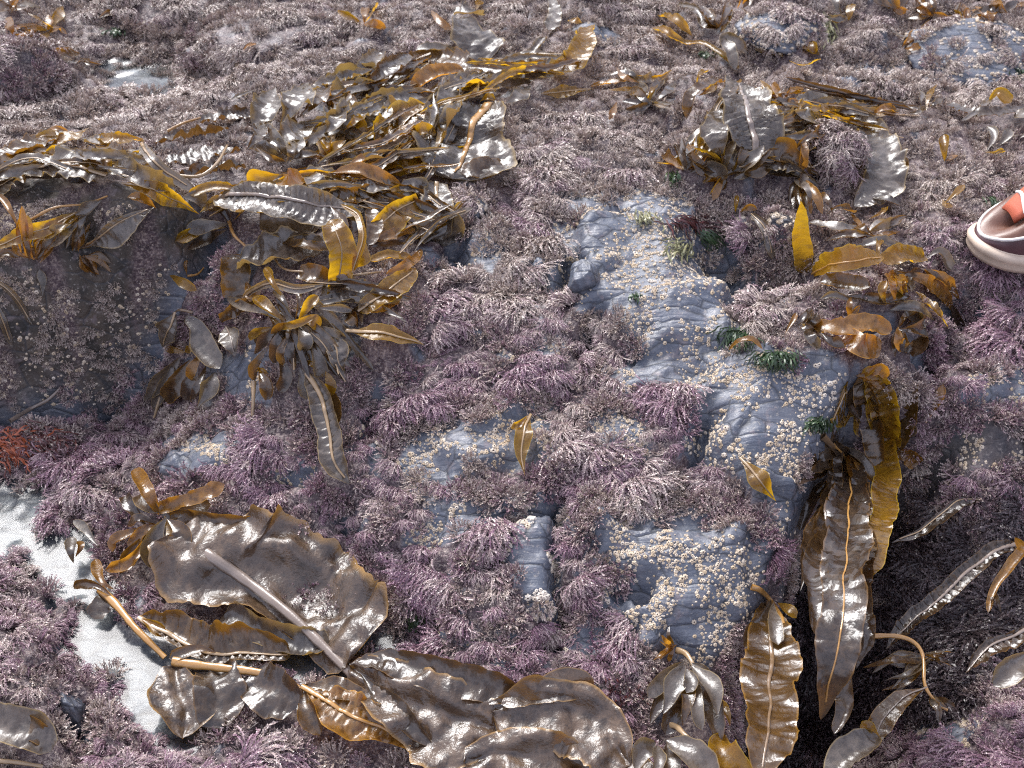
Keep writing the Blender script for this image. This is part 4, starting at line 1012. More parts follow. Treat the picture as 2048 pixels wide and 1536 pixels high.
blade(p, [(1618,445,10),(1650,452,14),(1690,455,12),(1730,460,6)], [10,15,16,8], 'l', None, 'strap', f=.2, ruf=.2)
leaf(p, [(1655,430,10),(1680,415,20),(1710,425,12)], 14, 'b', f=.6, k=(1.2,1.2))
leaf(p, [(1740,440,10),(1765,425,18),(1770,415,12)], 8, 'g', f=.6)
sprig(p, (1740,470), 8, (160,350), (40,70), (8,12), 'lbgo', (8,18), 12, 'leaf', .4)
p = plant('large silvery ruffled kelp blade curving down on the far right', (1734, 245), GR)
blade(p, [(1730,240,14),(1758,285,20),(1772,342,20),(1748,385,16),(1708,412,10)], [20,40,42,34,14], 'l', None, 'sheet', f=.20, ruf=.3, cor=.0012, k=(.4,.5), tone=.2)
leaf(p, [(1742,395,14),(1775,400,18),(1800,410,10)], 16, 'd', f=.3)
leaf(p, [(1725,280,12),(1720,310,16),(1716,340,10)], 9, 'b', f=.7)
leaf(p, [(1790,300,14),(1806,325,18),(1800,350,10)], 11, 'b', f=.5)
leaf(p, [(1740,230,16),(1770,215,24),(1795,222,14)], 14, 'o', f=.6)
p = plant('brown kelp strap hanging over the small dark hollow right of centre', (1505, 435), GR)
blade(p, [(1502,428,12),(1528,452,16),(1538,490,16),(1545,520,10)], [6,10,10,5], 'l', 't', 'strap', f=.6, ruf=.2)
leaf(p, [(1470,425,6),(1472,405,16),(1475,390,12)], 6, 'g', f=.8)
leaf(p, [(1480,425,8),(1500,415,14),(1515,420,8)], 7, 'o', f=.6)

# ------------------------------------------------------------------ kelp clump of the upper right
GU = 'kelp clump of the upper right'
p = plant('broad grey corrugated kelp blade, largest of the upper right clump', (1510, 300), GU)
blade(p, [(1510,305,16),(1505,260,24),(1494,210,22),(1475,165,12)], [40,50,48,24], 'l', 'p', 'sheet', f=.45, ruf=.2, cor=.0026, ribw=.13)
blade(p, [(1440,320,16),(1430,270,28),(1435,220,24)], [16,26,14], 'l', None, 'lance', f=.5, ruf=.3, cor=.0015)
p = plant('white curling kelp leaf with a gold rim at the clump\'s upper left', (1372, 235), GU)
blade(p, [(1370,238,12),(1380,195,22),(1415,170,24),(1450,160,14)], [9,14,16,9], 'l', None, 'strap', f=.25, ruf=.3, k=(.2,1.2))
blade(p, [(1395,192,20),(1420,180,28),(1440,168,20)], [6,9,5], 'g', None, 'leaf', f=.7)
leaf(p, [(1395,165,10),(1400,150,20),(1412,143,14)], 9, 'g', f=.6)
p = plant('fan of grey and gold kelp leaflets at the front of the upper right clump', (1455, 340), GU)
sprig(p, (1450,345), 12, (190,290), (50,95), (9,15), 'lbgl', (8,26), 13, 'leaf', .5)
sprig(p, (1465,345), 9, (280,350), (55,100), (11,17), 'llbl', (8,26), 14, 'leaf', .4)
sprig(p, (1450,345), 10, (100,200), (30,70), (7,12), 'gobo', (6,18), 15, 'leaf', .6)
for q, w, m in ([(1490,330,14),(1540,310,20),(1590,320,10)],16,'l'),([(1480,345,12),(1540,342,16),(1605,350,8)],13,'d'),([(1475,348,12),(1520,336,18),(1570,334,10)],7,'g'): leaf(p, q, w, m, f=.5)
p = plant('dark kelp heap at the left foot of the upper right clump', (1355, 335), GU)
sprig(p, (1372,338), 13, (150,380), (35,70), (8,13), 'obdg', (6,18), 16, 'leaf', .6)
p = plant('wet grey kelp sheet sloping right from the upper right clump', (1555, 300), GU)
blade(p, [(1545,300,14),(1570,305,18),(1600,335,10)], [24,30,18], 'l', None, 'sheet', f=.2, ruf=.25)
p = plant('curled kelp blades with gold edges right of the upper right clump', (1550, 225), GU)
blade(p, [(1548,225,12),(1590,225,20),(1625,235,20),(1655,250,12)], [8,16,20,10], 'l', None, 'strap', f=.3, ruf=.35, k=(.3,1.0))
blade(p, [(1640,240,12),(1665,225,20),(1690,215,12)], [10,14,8], 'g', None, 'leaf', f=.6)
leaf(p, [(1600,255,10),(1620,262,16),(1630,275,8)], 12, 'g', f=.6)
leaf(p, [(1590,235,12),(1598,215,20),(1604,200,12)], 8, 'g', f=.7)
p = plant('silver-grey kelp leaf with a dark back further behind, right of the clump', (1610, 200), GU)
blade(p, [(1590,208,10),(1630,195,18),(1670,208,16),(1700,225,8)], [8,15,16,8], 'l', None, 'strap', f=.25, ruf=.3)
blade(p, [(1530,190,10),(1570,188,14),(1620,184,10)], [5,8,5], 'l', None, 'strap', f=.3, k=(.2,1.0))
p = plant('brown kelp trailing down beside the mossy boulder', (1590, 350), GU)
for q, w, m in ([(1620,300,12),(1640,290,20),(1660,280,10)],12,'l'),([(1590,300,12),(1625,270,22),(1680,262,12)],14,'l'),([(1610,340,10),(1605,380,18),(1615,420,8)],14,'d'),([(1700,262,12),(1712,300,20),(1706,345,10)],10,'o'),([(1620,385,10),(1650,400,18),(1668,440,8)],10,'b'):
    blade(p, q, w, m, None, 'lance', f=.5, ruf=.35, k=(.8,1.1), wrinkle=1.3)
sprig(p, (1595,355), 9, (55,110), (45,85), (6,10), 'bodl', (8,22), 17, 'leaf', .6)
blade(p, [(1600,355,12),(1625,385,18),(1645,430,12)], [6,10,6], 'o', None, 'strap', f=.7, ruf=.3)
leaf(p, [(1600,270,12),(1608,300,18),(1605,340,10)], 11, 'o', f=.7)
p = plant('kelp leaves lying left of the upper right clump below the tan blade', (1300, 200), GU)
sprig(p, (1300,205), 12, (150,390), (35,75), (6,11), 'lldgb', (5,16), 18, 'leaf', .35)
leaf(p, [(1235,205,6),(1225,228,14),(1220,240,10)], 7, 'o', f=.7)
blade(p, [(1270,150,8),(1320,158,14),(1345,140,16)], [5,8,5], 'g', None, 'leaf', f=.5)

# ------------------------------------------------------------------ kelp mass across the upper middle
GM = 'kelp mass across the upper middle'
p = plant('silvery wrinkled kelp blade with a golden midrib lying towards the bare turf', (978, 208), GM)
blade(p, [(975,208,14),(950,239,18),(938,280,16),(925,312,14),(905,358,8)], [24,46,52,78,50], 'l', 'o', 'sheet', f=.25, ruf=.2, cor=.0026, ribw=.10)
p = plant('brown glistening kelp sheet at the right front of the upper mass', (1000, 320), GM)
blade(p, [(1015,325,10),(975,335,14),(920,345,10)], [12,26,16], 'b', None, 'sheet', f=.4, ruf=.25)
p = plant('grey ribbed kelp blade left of the golden midrib one', (850, 218), GM)
blade(p, [(855,212,14),(800,253,18),(755,295,10)], [30,48,34], 'l', 't', 'sheet', f=.25, ruf=.15, cor=.0022, ribw=.08)
p = plant('long tan-ribbed kelp blade pointing up the upper mass', (890, 238), GM)
blade(p, [(880,242,14),(919,190,20),(970,148,12)], [22,30,16], 'l', 't', 'lance', f=.3, ruf=.25, ribw=.10)
p = plant('rolled dark kelp blade at the upper left of the mass', (740, 170), GM)
blade(p, [(738,172,14),(775,140,30),(818,108,20)], [18,24,16], 'd', None, 'strap', f=.4, k=(1.6,.4), ruf=.1, tone=.3)
blade(p, [(700,165,12),(735,145,20),(760,105,14)], [12,20,12], 'l', None, 'strap', f=.2, ruf=.25)
p = plant('rolled brown kelp blade with an amber inside in the upper mass', (825, 178), GM)
blade(p, [(822,180,14),(865,150,28),(926,138,20)], [12,20,14], 'o', None, 'strap', f=.5, k=(.4,1.5), ruf=.1)
blade(p, [(716,190,12),(790,185,22),(875,184,14)], [10,16,8], 'b', None, 'strap', f=.4, k=(.3,1.3), ruf=.15)
blade(p, [(735,210,12),(790,198,20),(870,192,12)], [10,18,8], 'l', None, 'strap', f=.3, ruf=.2)
p = plant('flat lilac-grey kelp sheet topping the upper mass', (820, 118), GM)
blade(p, [(812,122,12),(870,118,16),(930,128,14),(965,142,8)], [20,28,26,14], 'l', None, 'sheet', f=.15, ruf=.2)
blade(p, [(830,100,12),(870,96,18),(925,102,10)], [6,9,6], 'l', None, 'strap', f=.25, k=(.2,1.2))
leaf(p, [(957,116,8),(975,120,16),(1003,130,8)], 7, 'g', f=.6)
p = plant('slate-coloured smooth kelp sheet behind the upper mass', (925, 40), GM)
blade(p, [(920,35,10),(945,65,14),(965,95,12),(980,120,6)], [20,34,36,18], 'l', None, 'sheet', f=.12, ruf=.15, k=(.2,.2))
blade(p, [(905,28,8),(935,22,14),(958,28,8)], [10,20,10], 'l', None, 'sheet', f=.25, ruf=.2)
leaf(p, [(862,20,8),(878,40,12),(900,62,6)], 8, 'o', f=.5)
leaf(p, [(950,20,8),(955,8,14),(962,0,8)], 8, 'g', f=.6)
p = plant('small lilac kelp sheet with an amber rim beyond the turf hump', (1175, 60), GM)
blade(p, [(1172,55,12),(1165,95,18),(1135,125,14),(1100,128,8)], [16,26,26,14], 'l', None, 'sheet', f=.2, k=(.3,.9), ruf=.2)
blade(p, [(1092,75,8),(1072,98,12),(1050,120,6)], 8, 'l', None, 'strap', f=.3)
blade(p, [(1105,-5,6),(1108,30,10),(1100,60,6)], [6,10,14], 'l', None, 'strap', f=.3)
leaf(p, [(1135,42,8),(1150,40,14),(1165,46,8)], 9, 'g', f=.6)
p = plant('tan ribbed kelp leaf pointing right between the mass and the turf hump', (1085, 188), GM)
blade(p, [(1083,186,8),(1130,183,12),(1188,178,8)], [8,14,8], 'l', 't', 'lance', f=.4, cor=.002, tone=.7)
blade(p, [(1000,160,8),(1050,152,14),(1110,150,8)], [8,16,8], 'l', None, 'strap', f=.2, ruf=.25)
blade(p, [(1180,172,6),(1230,165,10),(1275,160,6)], [7,9,6], 'o', None, 'strap', f=.3)
p = plant('grey kelp leaf with gold edges where the mass meets the turf hump', (1000, 200), GM)
blade(p, [(1010,208,10),(1035,190,16),(1060,170,10)], [8,14,8], 'l', None, 'leaf', f=.35)
leaf(p, [(960,205,10),(975,196,18),(990,200,10)], 9, 'g', f=.6)
blade(p, [(905,188,12),(930,180,16),(975,172,12)], [12,20,12], 'l', None, 'sheet', f=.2)
p = plant('folded amber kelp leaf arched over the grey blades', (828, 272), GM)
leaf(p, [(826,276,14),(845,256,30),(872,266,20)], 12, 'g', f=.7, shape='strap')
leaf(p, [(845,262,22),(842,285,20),(836,305,12)], 6, 'o', f=.8)
p = plant('long brown rolled kelp strip in front of the grey blades', (680, 338), GM)
blade(p, [(668,345,16),(710,338,28),(755,348,24),(800,368,14)], [8,15,16,9], 'o', None, 'strap', f=.6, k=(.2,1.2), ruf=.1)
blade(p, [(690,335,12),(725,318,22),(757,320,14)], [7,12,7], 'o', None, 'leaf', f=.6)
p = plant('grey kelp strips hanging at the right end of the central heap', (870, 370), GM)
blade(p, [(872,366,12),(878,420,16),(884,480,10)], [16,24,16], 'l', 't', 'sheet', f=.5, ruf=.2, ribw=.15)
blade(p, [(860,430,10),(885,460,14),(900,490,8)], [28,34,20], 'l', None, 'sheet', f=.3, ruf=.25)
blade(p, [(800,372,14),(835,380,18),(862,405,10)], [12,20,12], 'l', None, 'sheet', f=.3, ruf=.2)
p = plant('ruffled lilac-grey kelp blades standing at the left of the upper mass', (560, 230), GM)
for q, w, m in ([(505,255,14),(530,215,30),(552,175,18)],[18,26,12],'l'),([(560,250,14),(590,205,34),(615,165,18)],[20,28,12],'l'),([(600,235,14),(635,200,32),(660,165,16)],[18,24,12],'l'),([(545,285,14),(585,265,26),(632,250,14)],[12,24,14],'l'),\
        ([(640,270,12),(670,240,28),(690,200,16)],[14,22,12],'l'),([(655,205,12),(690,205,22),(730,225,14)],[14,26,14],'l'),([(490,300,12),(515,270,24),(545,240,12)],[12,18,10],'d'),([(690,240,12),(720,250,20),(735,275,10)],[12,20,10],'l'): blade(p, q, w, m, None, 'lance', f=.40, ruf=.32, k=(.9,.5), cor=.0008)
for q, w in ([(690,262,14),(712,240,26),(718,225,16)],14),([(555,275,14),(575,262,24),(590,285,14)],9),([(620,310,12),(650,300,20),(668,285,12)],9),([(540,240,12),(548,215,22),(553,200,14)],7),([(640,185,14),(650,172,24),(640,160,14)],8): leaf(p, q, w, 'g', f=.7)
p = plant('gold and grey kelp leaflets at the foot of the ruffled blades', (580, 310), GM)
sprig(p, (575,318), 12, (180,350), (40,80), (9,14), 'lgbl', (8,24), 20, 'leaf', .55)
sprig(p, (660,315), 10, (190,350), (40,75), (8,13), 'glbo', (8,24), 21, 'leaf', .55)
stipe(p, [(668,255,14),(664,290,22),(655,330,14)], 6, 't')
p = plant('wet dark crinkled kelp sheets lying in the hollow left of the upper mass', (400, 290), GM)
for q, w in ([(310,285,8),(380,270,12),(460,255,8)],[14,24,14]),([(330,320,8),(400,310,12),(480,300,8)],[14,26,16]),([(360,355,8),(420,340,12),(490,335,8)],[14,24,14]),([(400,245,8),(445,235,10),(500,225,6)],[12,20,12]): blade(p, q, w, 'd', None, 'sheet', f=.05, ruf=.4, cor=.0028, wrinkle=2)
p = plant('thin tan kelp stipe arching over the wet crinkled sheets', (345, 352), GM)
stipe(p, [(340,348,14),(370,353,20),(405,350,22),(435,325,22),(455,290,14)], 4, 't')
stipe(p, [(335,262,10),(370,245,14),(425,230,8)], 3, 'o')

# ------------------------------------------------------------------ kelp along the left ledge
GL = 'kelp heaped along the left ledge'
p = plant('grey kelp blade with a tan midrib arching over the left ledge', (200, 345), GL)
blade(p, [(215,352,16),(150,332,24),(90,332,22),(30,355,14),(-40,400,8)], [16,26,28,26,16], 'l', 't', 'strap', f=.3, ruf=.3, cor=.0008, ribw=.16)
p = plant('grey-green kelp blade at the far left edge, topmost of the ledge heap', (0, 320), GL)
blade(p, [(-50,330,12),(20,308,22),(80,285,20),(140,262,12)], [14,24,24,12], 'l', None, 'strap', f=.3, ruf=.35, k=(.2,.9))
leaf(p, [(55,285,12),(85,270,22),(130,265,12)], 9, 'g', f=.6)
blade(p, [(-30,350,12),(10,325,24),(50,305,14)], [10,16,8], 'b', None, 'strap', f=.5, ruf=.3)
p = plant('pale kelp blade with a white sheen at the top of the left ledge', (105, 285), GL)
blade(p, [(100,292,14),(140,272,22),(180,255,14)], [14,20,9], 'l', None, 'lance', f=.2, ruf=.25, tone=.3)
leaf(p, [(90,262,8),(112,258,16),(135,265,8)], 6, 'o', f=.6)
p = plant('golden kelp blade lying right at the top of the left ledge', (195, 275), GL)
blade(p, [(188,272,12),(230,278,20),(290,282,10)], [10,17,8], 'g', None, 'leaf', f=.5, ruf=.2)
p = plant('grey and brown crumpled kelp blades in the middle of the left ledge heap', (150, 300), GL)
for q, w, m in ([(90,318,14),(125,305,24),(180,320,14)],[10,16,8],'l'),([(150,300,14),(190,312,22),(230,345,12)],[12,20,10],'l'),([(200,290,14),(225,305,24),(250,330,12)],[12,22,12],'b'),([(225,330,14),(255,335,20),(275,352,10)],[14,22,12],'l'),([(250,300,12),(290,310,18),(320,325,10)],[8,14,8],'l'),([(160,275,12),(200,285,20),(240,290,10)],[10,16,10],'l'),([(60,340,12),(100,325,18),(140,330,10)],[10,16,8],'l'): blade(p, q, w, m, None, 'lance', f=.4, ruf=.35, k=(.6,.9))
for q, w in ([(85,310,14),(108,300,24),(132,312,14)],9),([(150,325,12),(172,330,18),(190,345,10)],8),([(195,305,12),(212,320,18),(216,340,10)],10),([(255,310,12),(275,305,18),(295,308,10)],6): leaf(p, q, w, 'g', f=.7)
p = plant('long tan kelp strap crossing the left heap diagonally', (287, 297), GL)
blade(p, [(283,288,18),(300,312,26),(328,342,24),(386,380,14)], [6,9,10,9], 'l', 't', 'strap', f=.5, ruf=.05, cor=0, tone=.8, ribw=.35)
p = plant('golden-edged kelp blade running down to the point at the ledge centre', (250, 372), GL)
blade(p, [(245,366,16),(300,378,24),(345,398,20),(398,428,10)], [12,22,20,8], 'g', 't', 'lance', f=.55, ruf=.15, k=(.9,.2), cor=.0012)
blade(p, [(262,345,16),(300,358,22),(350,378,14)], [14,20,12], 'l', None, 'strap', f=.35, ruf=.3, cor=.0015)
blade(p, [(290,330,14),(320,345,20),(345,365,12)], [10,15,9], 'g', None, 'strap', f=.6)
leaf(p, [(365,395,14),(390,395,18),(412,408,10)], 15, 'l', f=.3)
p = plant('golden kelp strip along the ledge left of the yellow leaf', (378, 380), GL)
blade(p, [(376,388,14),(420,376,22),(470,374,14)], [8,14,10], 'g', None, 'strap', f=.65, ruf=.1)
leaf(p, [(398,425,12),(430,405,18),(455,402,10)], 13, 'g', f=.6)
p = plant('bright yellow translucent kelp leaf standing at the centre of the heap', (490, 372), GL)
blade(p, [(488,378,16),(515,358,36),(558,350,28)], [14,24,14], 'g', None, 'leaf', f=.85, ruf=.08, cor=.0002, k=(.5,.2), tone=.8)
p = plant('orange translucent kelp leaf right of the bright yellow one', (560, 362), GL)
blade(p, [(556,362,16),(580,358,32),(606,352,24)], [12,20,18], 'o', None, 'strap', f=.85, ruf=.12, cor=.0002, k=(.3,.3), tone=.5)
blade(p, [(608,350,14),(630,362,22),(655,385,14)], [10,16,12], 'l', None, 'strap', f=.4, ruf=.2)
p = plant('big wrinkled silver kelp blade with a pale midrib across the centre of the heap', (450, 390), GL)
blade(p, [(440,392,16),(500,388,28),(570,398,32),(640,410,28),(720,420,20)], [22,42,50,44,22], 'l', 'p', 'sheet', f=.5, ruf=.15, cor=.0026, side=(.55,1.2), ribw=.10)
blade(p, [(520,440,12),(580,440,16),(650,445,12)], [20,34,22], 'l', None, 'sheet', f=.5, ruf=.2, cor=.001)
p = plant('wrinkled grey kelp blades behind the swirl, right of the silver blade', (690, 395), GL)
blade(p, [(640,392,14),(700,395,20),(760,380,14)], [14,22,14], 'l', None, 'sheet', f=.35, ruf=.2, cor=.0022)
blade(p, [(700,375,14),(745,375,22),(790,372,12)], [8,18,10], 'l', None, 'sheet', f=.35, cor=.002)
leaf(p, [(715,375,14),(705,400,22),(712,415,12)], 7, 'g', f=.7)
p = plant('swirled golden kelp with a curled tan midrib at the right of the heap', (690, 560), GL)
blade(p, [(664,600,8),(675,560,20),(683,510,40),(672,460,52),(662,440,46)], [12,26,30,26,12], 'g', 't', 'open', f=.9, ruf=.15, cor=.0008, k=(.6,.3), drape=False)
blade(p, [(705,545,14),(718,505,32),(726,462,44),(712,425,46),(680,408,34)], [7,9,9,8,6], 'l', 't', 'strap', f=.8, ruf=.05, cor=0, tone=.9, drape=False)
blade(p, [(700,540,10),(722,515,26),(728,480,30)], [10,20,10], 'g', None, 'leaf', f=.8, k=(.5,.2), tone=.6)
blade(p, [(735,490,12),(750,450,26),(742,415,20)], [12,18,12], 'l', None, 'strap', f=.6, ruf=.2)
blade(p, [(662,412,28),(685,445,36),(706,475,24)], [6,13,6], 'l', None, 'leaf', f=.8, drape=False)
blade(p, [(700,470,16),(708,445,24),(700,425,22)], [10,16,10], 'd', None, 'leaf', f=.8)
p = plant('pleated golden kelp blade right of the swirl', (745, 460), GL)
blade(p, [(735,470,12),(775,435,26),(835,400,20)], [18,32,20], 'g', 't', 'sheet', f=.7, ruf=.15, cor=.0006, side=(.7,1.1), ribw=.05)
blade(p, [(745,480,12),(790,468,20),(830,455,12)], [8,14,9], 'o', None, 'strap', f=.6, ruf=.35)
leaf(p, [(760,390,16),(785,380,22),(810,375,12)], 10, 'g', f=.5)
p = plant('narrow black and white wet kelp strips below the pleated blade', (750, 490), GL)
blade(p, [(745,494,10),(790,486,14),(830,484,8)], [4,7,4], 'd', None, 'strap', f=.2, ruf=.2)
blade(p, [(738,520,10),(780,510,14),(825,518,8)], [10,16,9], 'l', None, 'strap', f=.25, ruf=.2)
p = plant('olive kelp leaflets radiating left from a knot under the silver blade', (460, 445), GL)
for q, w, m in ([(455,448,14),(405,452,20),(372,460,10)],14,'l'),([(452,455,12),(405,462,16),(352,482,8)],12,'g'),([(455,460,12),(420,475,16),(378,500,8)],12,'d'),([(458,445,14),(440,420,24),(425,405,16)],8,'d'),([(460,440,14),(455,415,24),(450,398,16)],7,'b'),([(465,440,12),(490,420,20),(520,405,12)],5,'g'): leaf(p, q, w, m, f=.5)
stipe(p, [(458,442,14),(468,470,14),(490,492,10),(500,510,8)], 4, 'o')
p = plant('lilac-grey kelp sheet lying flat below the silver blade', (560, 510), GL)
blade(p, [(480,520,12),(560,505,16),(650,500,12)], [30,44,30], 'l', None, 'sheet', f=.3, ruf=.22, wrinkle=1.5)
blade(p, [(465,510,10),(470,550,14),(468,600,8)], [22,30,20], 'l', None, 'sheet', f=.5, ruf=.15)
blade(p, [(600,545,12),(630,550,18),(655,560,10)], [16,22,14], 'b', None, 'sheet', f=.45)
blade(p, [(560,480,14),(610,490,20),(660,495,12)], [8,14,8], 'l', None, 'strap', f=.3, ruf=.3)
stipe(p, [(543,498,14),(555,525,18),(575,540,18),(620,545,16),(652,555,10)], 3, 't')
p = plant('orange upright kelp leaflets in a knot at the far left of the ledge', (45, 510), GL)
for q, w, m in ([(48,515,4),(48,465,26),(46,412,30)],9,'o'),([(55,515,4),(58,470,24),(52,430,24)],8,'g'),([(42,512,4),(38,460,20),(44,425,20)],7,'o'),([(35,455,20),(22,425,28),(-5,390,24)],8,'o'): leaf(p, q, w, m, f=.9, drape=False)
sprig(p, (70,520), 10, (230,310), (35,80), (4,7), 'obo', (5,24), 23, 'leaf', .8)
p = plant('pale kelp blade crossing behind the orange leaflets', (0, 492), GL)
blade(p, [(-40,510,10),(40,472,18),(95,455,18),(165,420,12)], [9,16,20,10], 'l', 't', 'lance', f=.4, ruf=.2, tone=.5)
blade(p, [(-20,520,8),(15,505,12),(40,515,6)], [6,8,5], 'l', None, 'strap', f=.4)
p = plant('feathery silver kelp blade on the left ledge with a ragged lower edge', (168, 490), GL)
blade(p, [(170,490,10),(222,455,22),(265,432,20),(310,412,10)], [12,28,28,12], 'l', 't', 'lance', f=.45, ruf=.16, cor=.0022, side=(.35,1.2), ribw=.07, tone=.3)
blade(p, [(310,418,10),(285,400,22),(255,395,18)], [8,15,8], 'o', None, 'leaf', f=.5)
p = plant('grey crumpled kelp leaves between the orange knot and the feathery blade', (100, 480), GL)
for q, w, m in ([(65,490,8),(110,455,16),(165,425,10)],[8,16,9],'l'),([(80,500,8),(125,470,18),(170,440,10)],[10,20,10],'l'),([(130,500,8),(150,460,20),(180,420,14)],[6,12,6],'l'),([(150,430,12),(185,410,18),(205,400,10)],[8,14,8],'l'): blade(p, q, w, m, None, 'lance', f=.5, ruf=.25)
stipe(p, [(60,440,8),(110,415,14),(170,408,16),(215,392,10)], 3, 'o')
sprig(p, (150,505), 12, (225,330), (35,80), (4,7), 'obl', (5,22), 24, 'leaf', .8)
sprig(p, (165,510), 6, (0,70), (35,65), (6,9), 'bod', (5,14), 25, 'leaf', .6)

# ------------------------------------------------------------------ kelp tuft at left of centre
GT = 'kelp tuft left of centre'
p = plant('central kelp tuft with many leaflets standing and drooping around one knot', (580, 640), GT)
for q, w, m in ([(572,640,20),(540,618,34),(510,592,28)],13,'g'),([(560,640,18),(505,618,28),(456,598,18)],10,'l'),([(598,640,20),(615,612,34),(638,592,26)],13,'g'),([(570,600,26),(545,560,40),(530,535,34)],11,'g'),([(585,635,22),(565,600,36),(545,582,26)],8,'l'),\
        ([(590,640,20),(600,600,30),(590,575,26)],7,'b'),([(625,615,24),(670,616,30),(705,620,20)],10,'l'),([(560,650,18),(535,675,24),(510,705,14)],13,'d'),([(570,655,20),(555,690,26),(545,725,14)],14,'d'),([(585,655,22),(580,700,28),(590,740,14)],13,'d'),\
        ([(580,660,20),(560,700,30),(565,730,14)],10,'b'),([(595,650,22),(610,680,32),(607,705,22)],17,'l'),([(560,655,16),(525,660,24),(495,676,14)],9,'g'),([(600,645,22),(622,640,30),(640,655,18)],14,'g'),([(540,690,14),(520,720,18),(505,760,8)],14,'b'),\
        ([(560,715,12),(570,750,16),(558,785,8)],15,'d'),([(600,735,14),(612,770,16),(615,800,8)],17,'l'),([(520,735,14),(535,770,16),(530,800,8)],17,'b'),([(600,720,16),(625,730,22),(635,738,14)],6,'g'),([(505,745,12),(520,740,18),(535,748,10)],6,'g'): leaf(p, q, w, m, f=.65, shape='leaf' if m == 'd' else 'club')
blade(p, [(545,655,20),(600,645,34),(640,630,26)], [5,9,5], 'g', None, 'strap', f=.7)
sprig(p, (590,650), 10, (20,160), (45,90), (8,13), 'ddbl', (10,24), 26, 'leaf', .7)
sprig(p, (700,620), 8, (-20,200), (25,55), (6,10), 'obdl', (8,20), 27, 'leaf', .5)
p = plant('arched tan kelp strap above the central tuft', (489, 592), GT)
blade(p, [(486,600,14),(515,574,28),(547,566,32),(600,578,30),(650,570,20)], [5,8,10,10,6], 'l', 't', 'strap', f=.7, ruf=.05, cor=0, tone=.8, ribw=.35, drape=False)
leaf(p, [(495,565,12),(505,590,18),(520,570,16)], 14, 'o', f=.7)
p = plant('long grey-brown kelp blade with a pale midrib hanging from the central tuft', (625, 750), GT)
blade(p, [(612,745,18),(645,795,20),(660,859,16),(668,925,14),(697,965,8)], [18,26,28,27,12], 'l', 't', 'strap', f=.55, ruf=.12, cor=.0014, ribw=.22)
blade(p, [(650,770,10),(668,810,14),(672,850,8)], [10,16,9], 'b', None, 'strap', f=.6)
p = plant('feathered lilac kelp leaf with a beaded midrib right of the central tuft', (650, 690), GT)
blade(p, [(650,672,16),(672,695,24),(678,725,20),(692,748,10)], [12,24,26,12], 'l', 't', 'lance', f=.55, ruf=.2, cor=.0024, ribw=.12)
leaf(p, [(625,680,16),(635,710,22),(648,755,12)], 17, 'l', f=.6)
leaf(p, [(615,655,16),(650,665,22),(690,690,12)], 16, 'l', f=.4)
leaf(p, [(650,740,12),(660,765,18),(650,790,10)], 14, 'g', f=.6)
p = plant('white-sheened kelp leaf hanging at the left of the central tuft', (458, 660), GT)
blade(p, [(452,652,14),(462,685,22),(472,712,12)], [16,28,18], 'l', 'p', 'leaf', f=.4, ruf=.25, cor=.0014, tone=.3)
blade(p, [(440,640,12),(480,615,20),(510,605,14)], [10,18,9], 'b', None, 'strap', f=.5)
p = plant('golden kelp stem sheet lying upper right of the central tuft', (730, 630), GT)
blade(p, [(715,622,12),(760,592,24),(800,560,22),(828,535,12)], [12,20,20,8], 'g', 't', 'strap', f=.5, ruf=.15, ribw=.16, side=(1,1.3))
stipe(p, [(694,552,10),(725,548,16),(762,544,10)], 3, 't')
leaf(p, [(735,625,12),(770,618,18),(790,600,10)], 13, 'o', f=.6)
leaf(p, [(730,605,14),(765,600,20),(800,600,12)], 17, 'l', f=.3)
blade(p, [(770,550,12),(815,530,18),(845,500,10)], [6,10,5], 'o', None, 'strap', f=.6)
p = plant('cream and gold kelp blade with a straight tan midrib pointing right onto the turf', (690, 662), GT)
blade(p, [(690,662,14),(748,664,22),(800,675,20),(848,692,12)], [6,20,24,8], 'g', 't', 'lance', f=.45, ruf=.14, cor=.0005, ribw=.2, tone=1.0)
p = plant('pale translucent kelp leaf drooping from a brown knot at the left of the tuft', (340, 628), GT)
blade(p, [(352,625,12),(340,655,24),(328,695,12)], [12,30,14], 'l', 't', 'leaf', f=.6, ruf=.15, cor=.0012, tone=.6)
stipe(p, [(385,625,8),(360,620,12),(345,628,12)], 3, 'd')
p = plant('large smooth lilac kelp leaf beside bare slate left of the tuft', (408, 672), GT)
blade(p, [(372,634,12),(395,655,18),(412,690,18),(440,735,10)], [10,15,26,20], 'l', None, 'strap', f=.5, ruf=.06, cor=.0002, k=(.3,.5))
blade(p, [(430,745,12),(418,780,16),(398,815,8)], [14,22,12], 'l', None, 'leaf', f=.5, ruf=.06, cor=.0002)
p = plant('brown kelp leaflets fanning below the pale translucent leaf', (370, 710), GT)
for q, w, m in ([(402,705,14),(385,735,24),(370,772,14)],12,'o'),([(360,715,12),(325,765,16),(288,802,6)],22,'l'),([(380,720,12),(352,770,16),(330,800,8)],20,'b'),([(395,725,10),(380,770,14),(372,800,6)],16,'d'),([(370,705,12),(345,700,18),(326,698,10)],8,'g'),([(370,705,12),(380,698,18),(392,692,10)],8,'g'),([(410,730,10),(395,780,14),(380,805,6)],13,'d'),([(350,725,12),(335,760,18),(305,815,6)],14,'l'): leaf(p, q, w, m, f=.6, shape='leaf')
stipe(p, [(333,740,16),(325,780,14),(308,836,6)], 5, 't')
p = plant('tan kelp midrib strap hanging below the central tuft', (506, 765), GT)
stipe(p, [(508,762,12),(507,795,12),(505,832,6)], 5, 't')
p = plant('small amber kelp leaf above the dark cleft left of centre', (342, 555), GT)
leaf(p, [(338,552,8),(365,565,16),(392,580,8)], 11, 'g', f=.6)
leaf(p, [(375,550,8),(372,530,14),(375,520,8)], 4, 'o', f=.6)
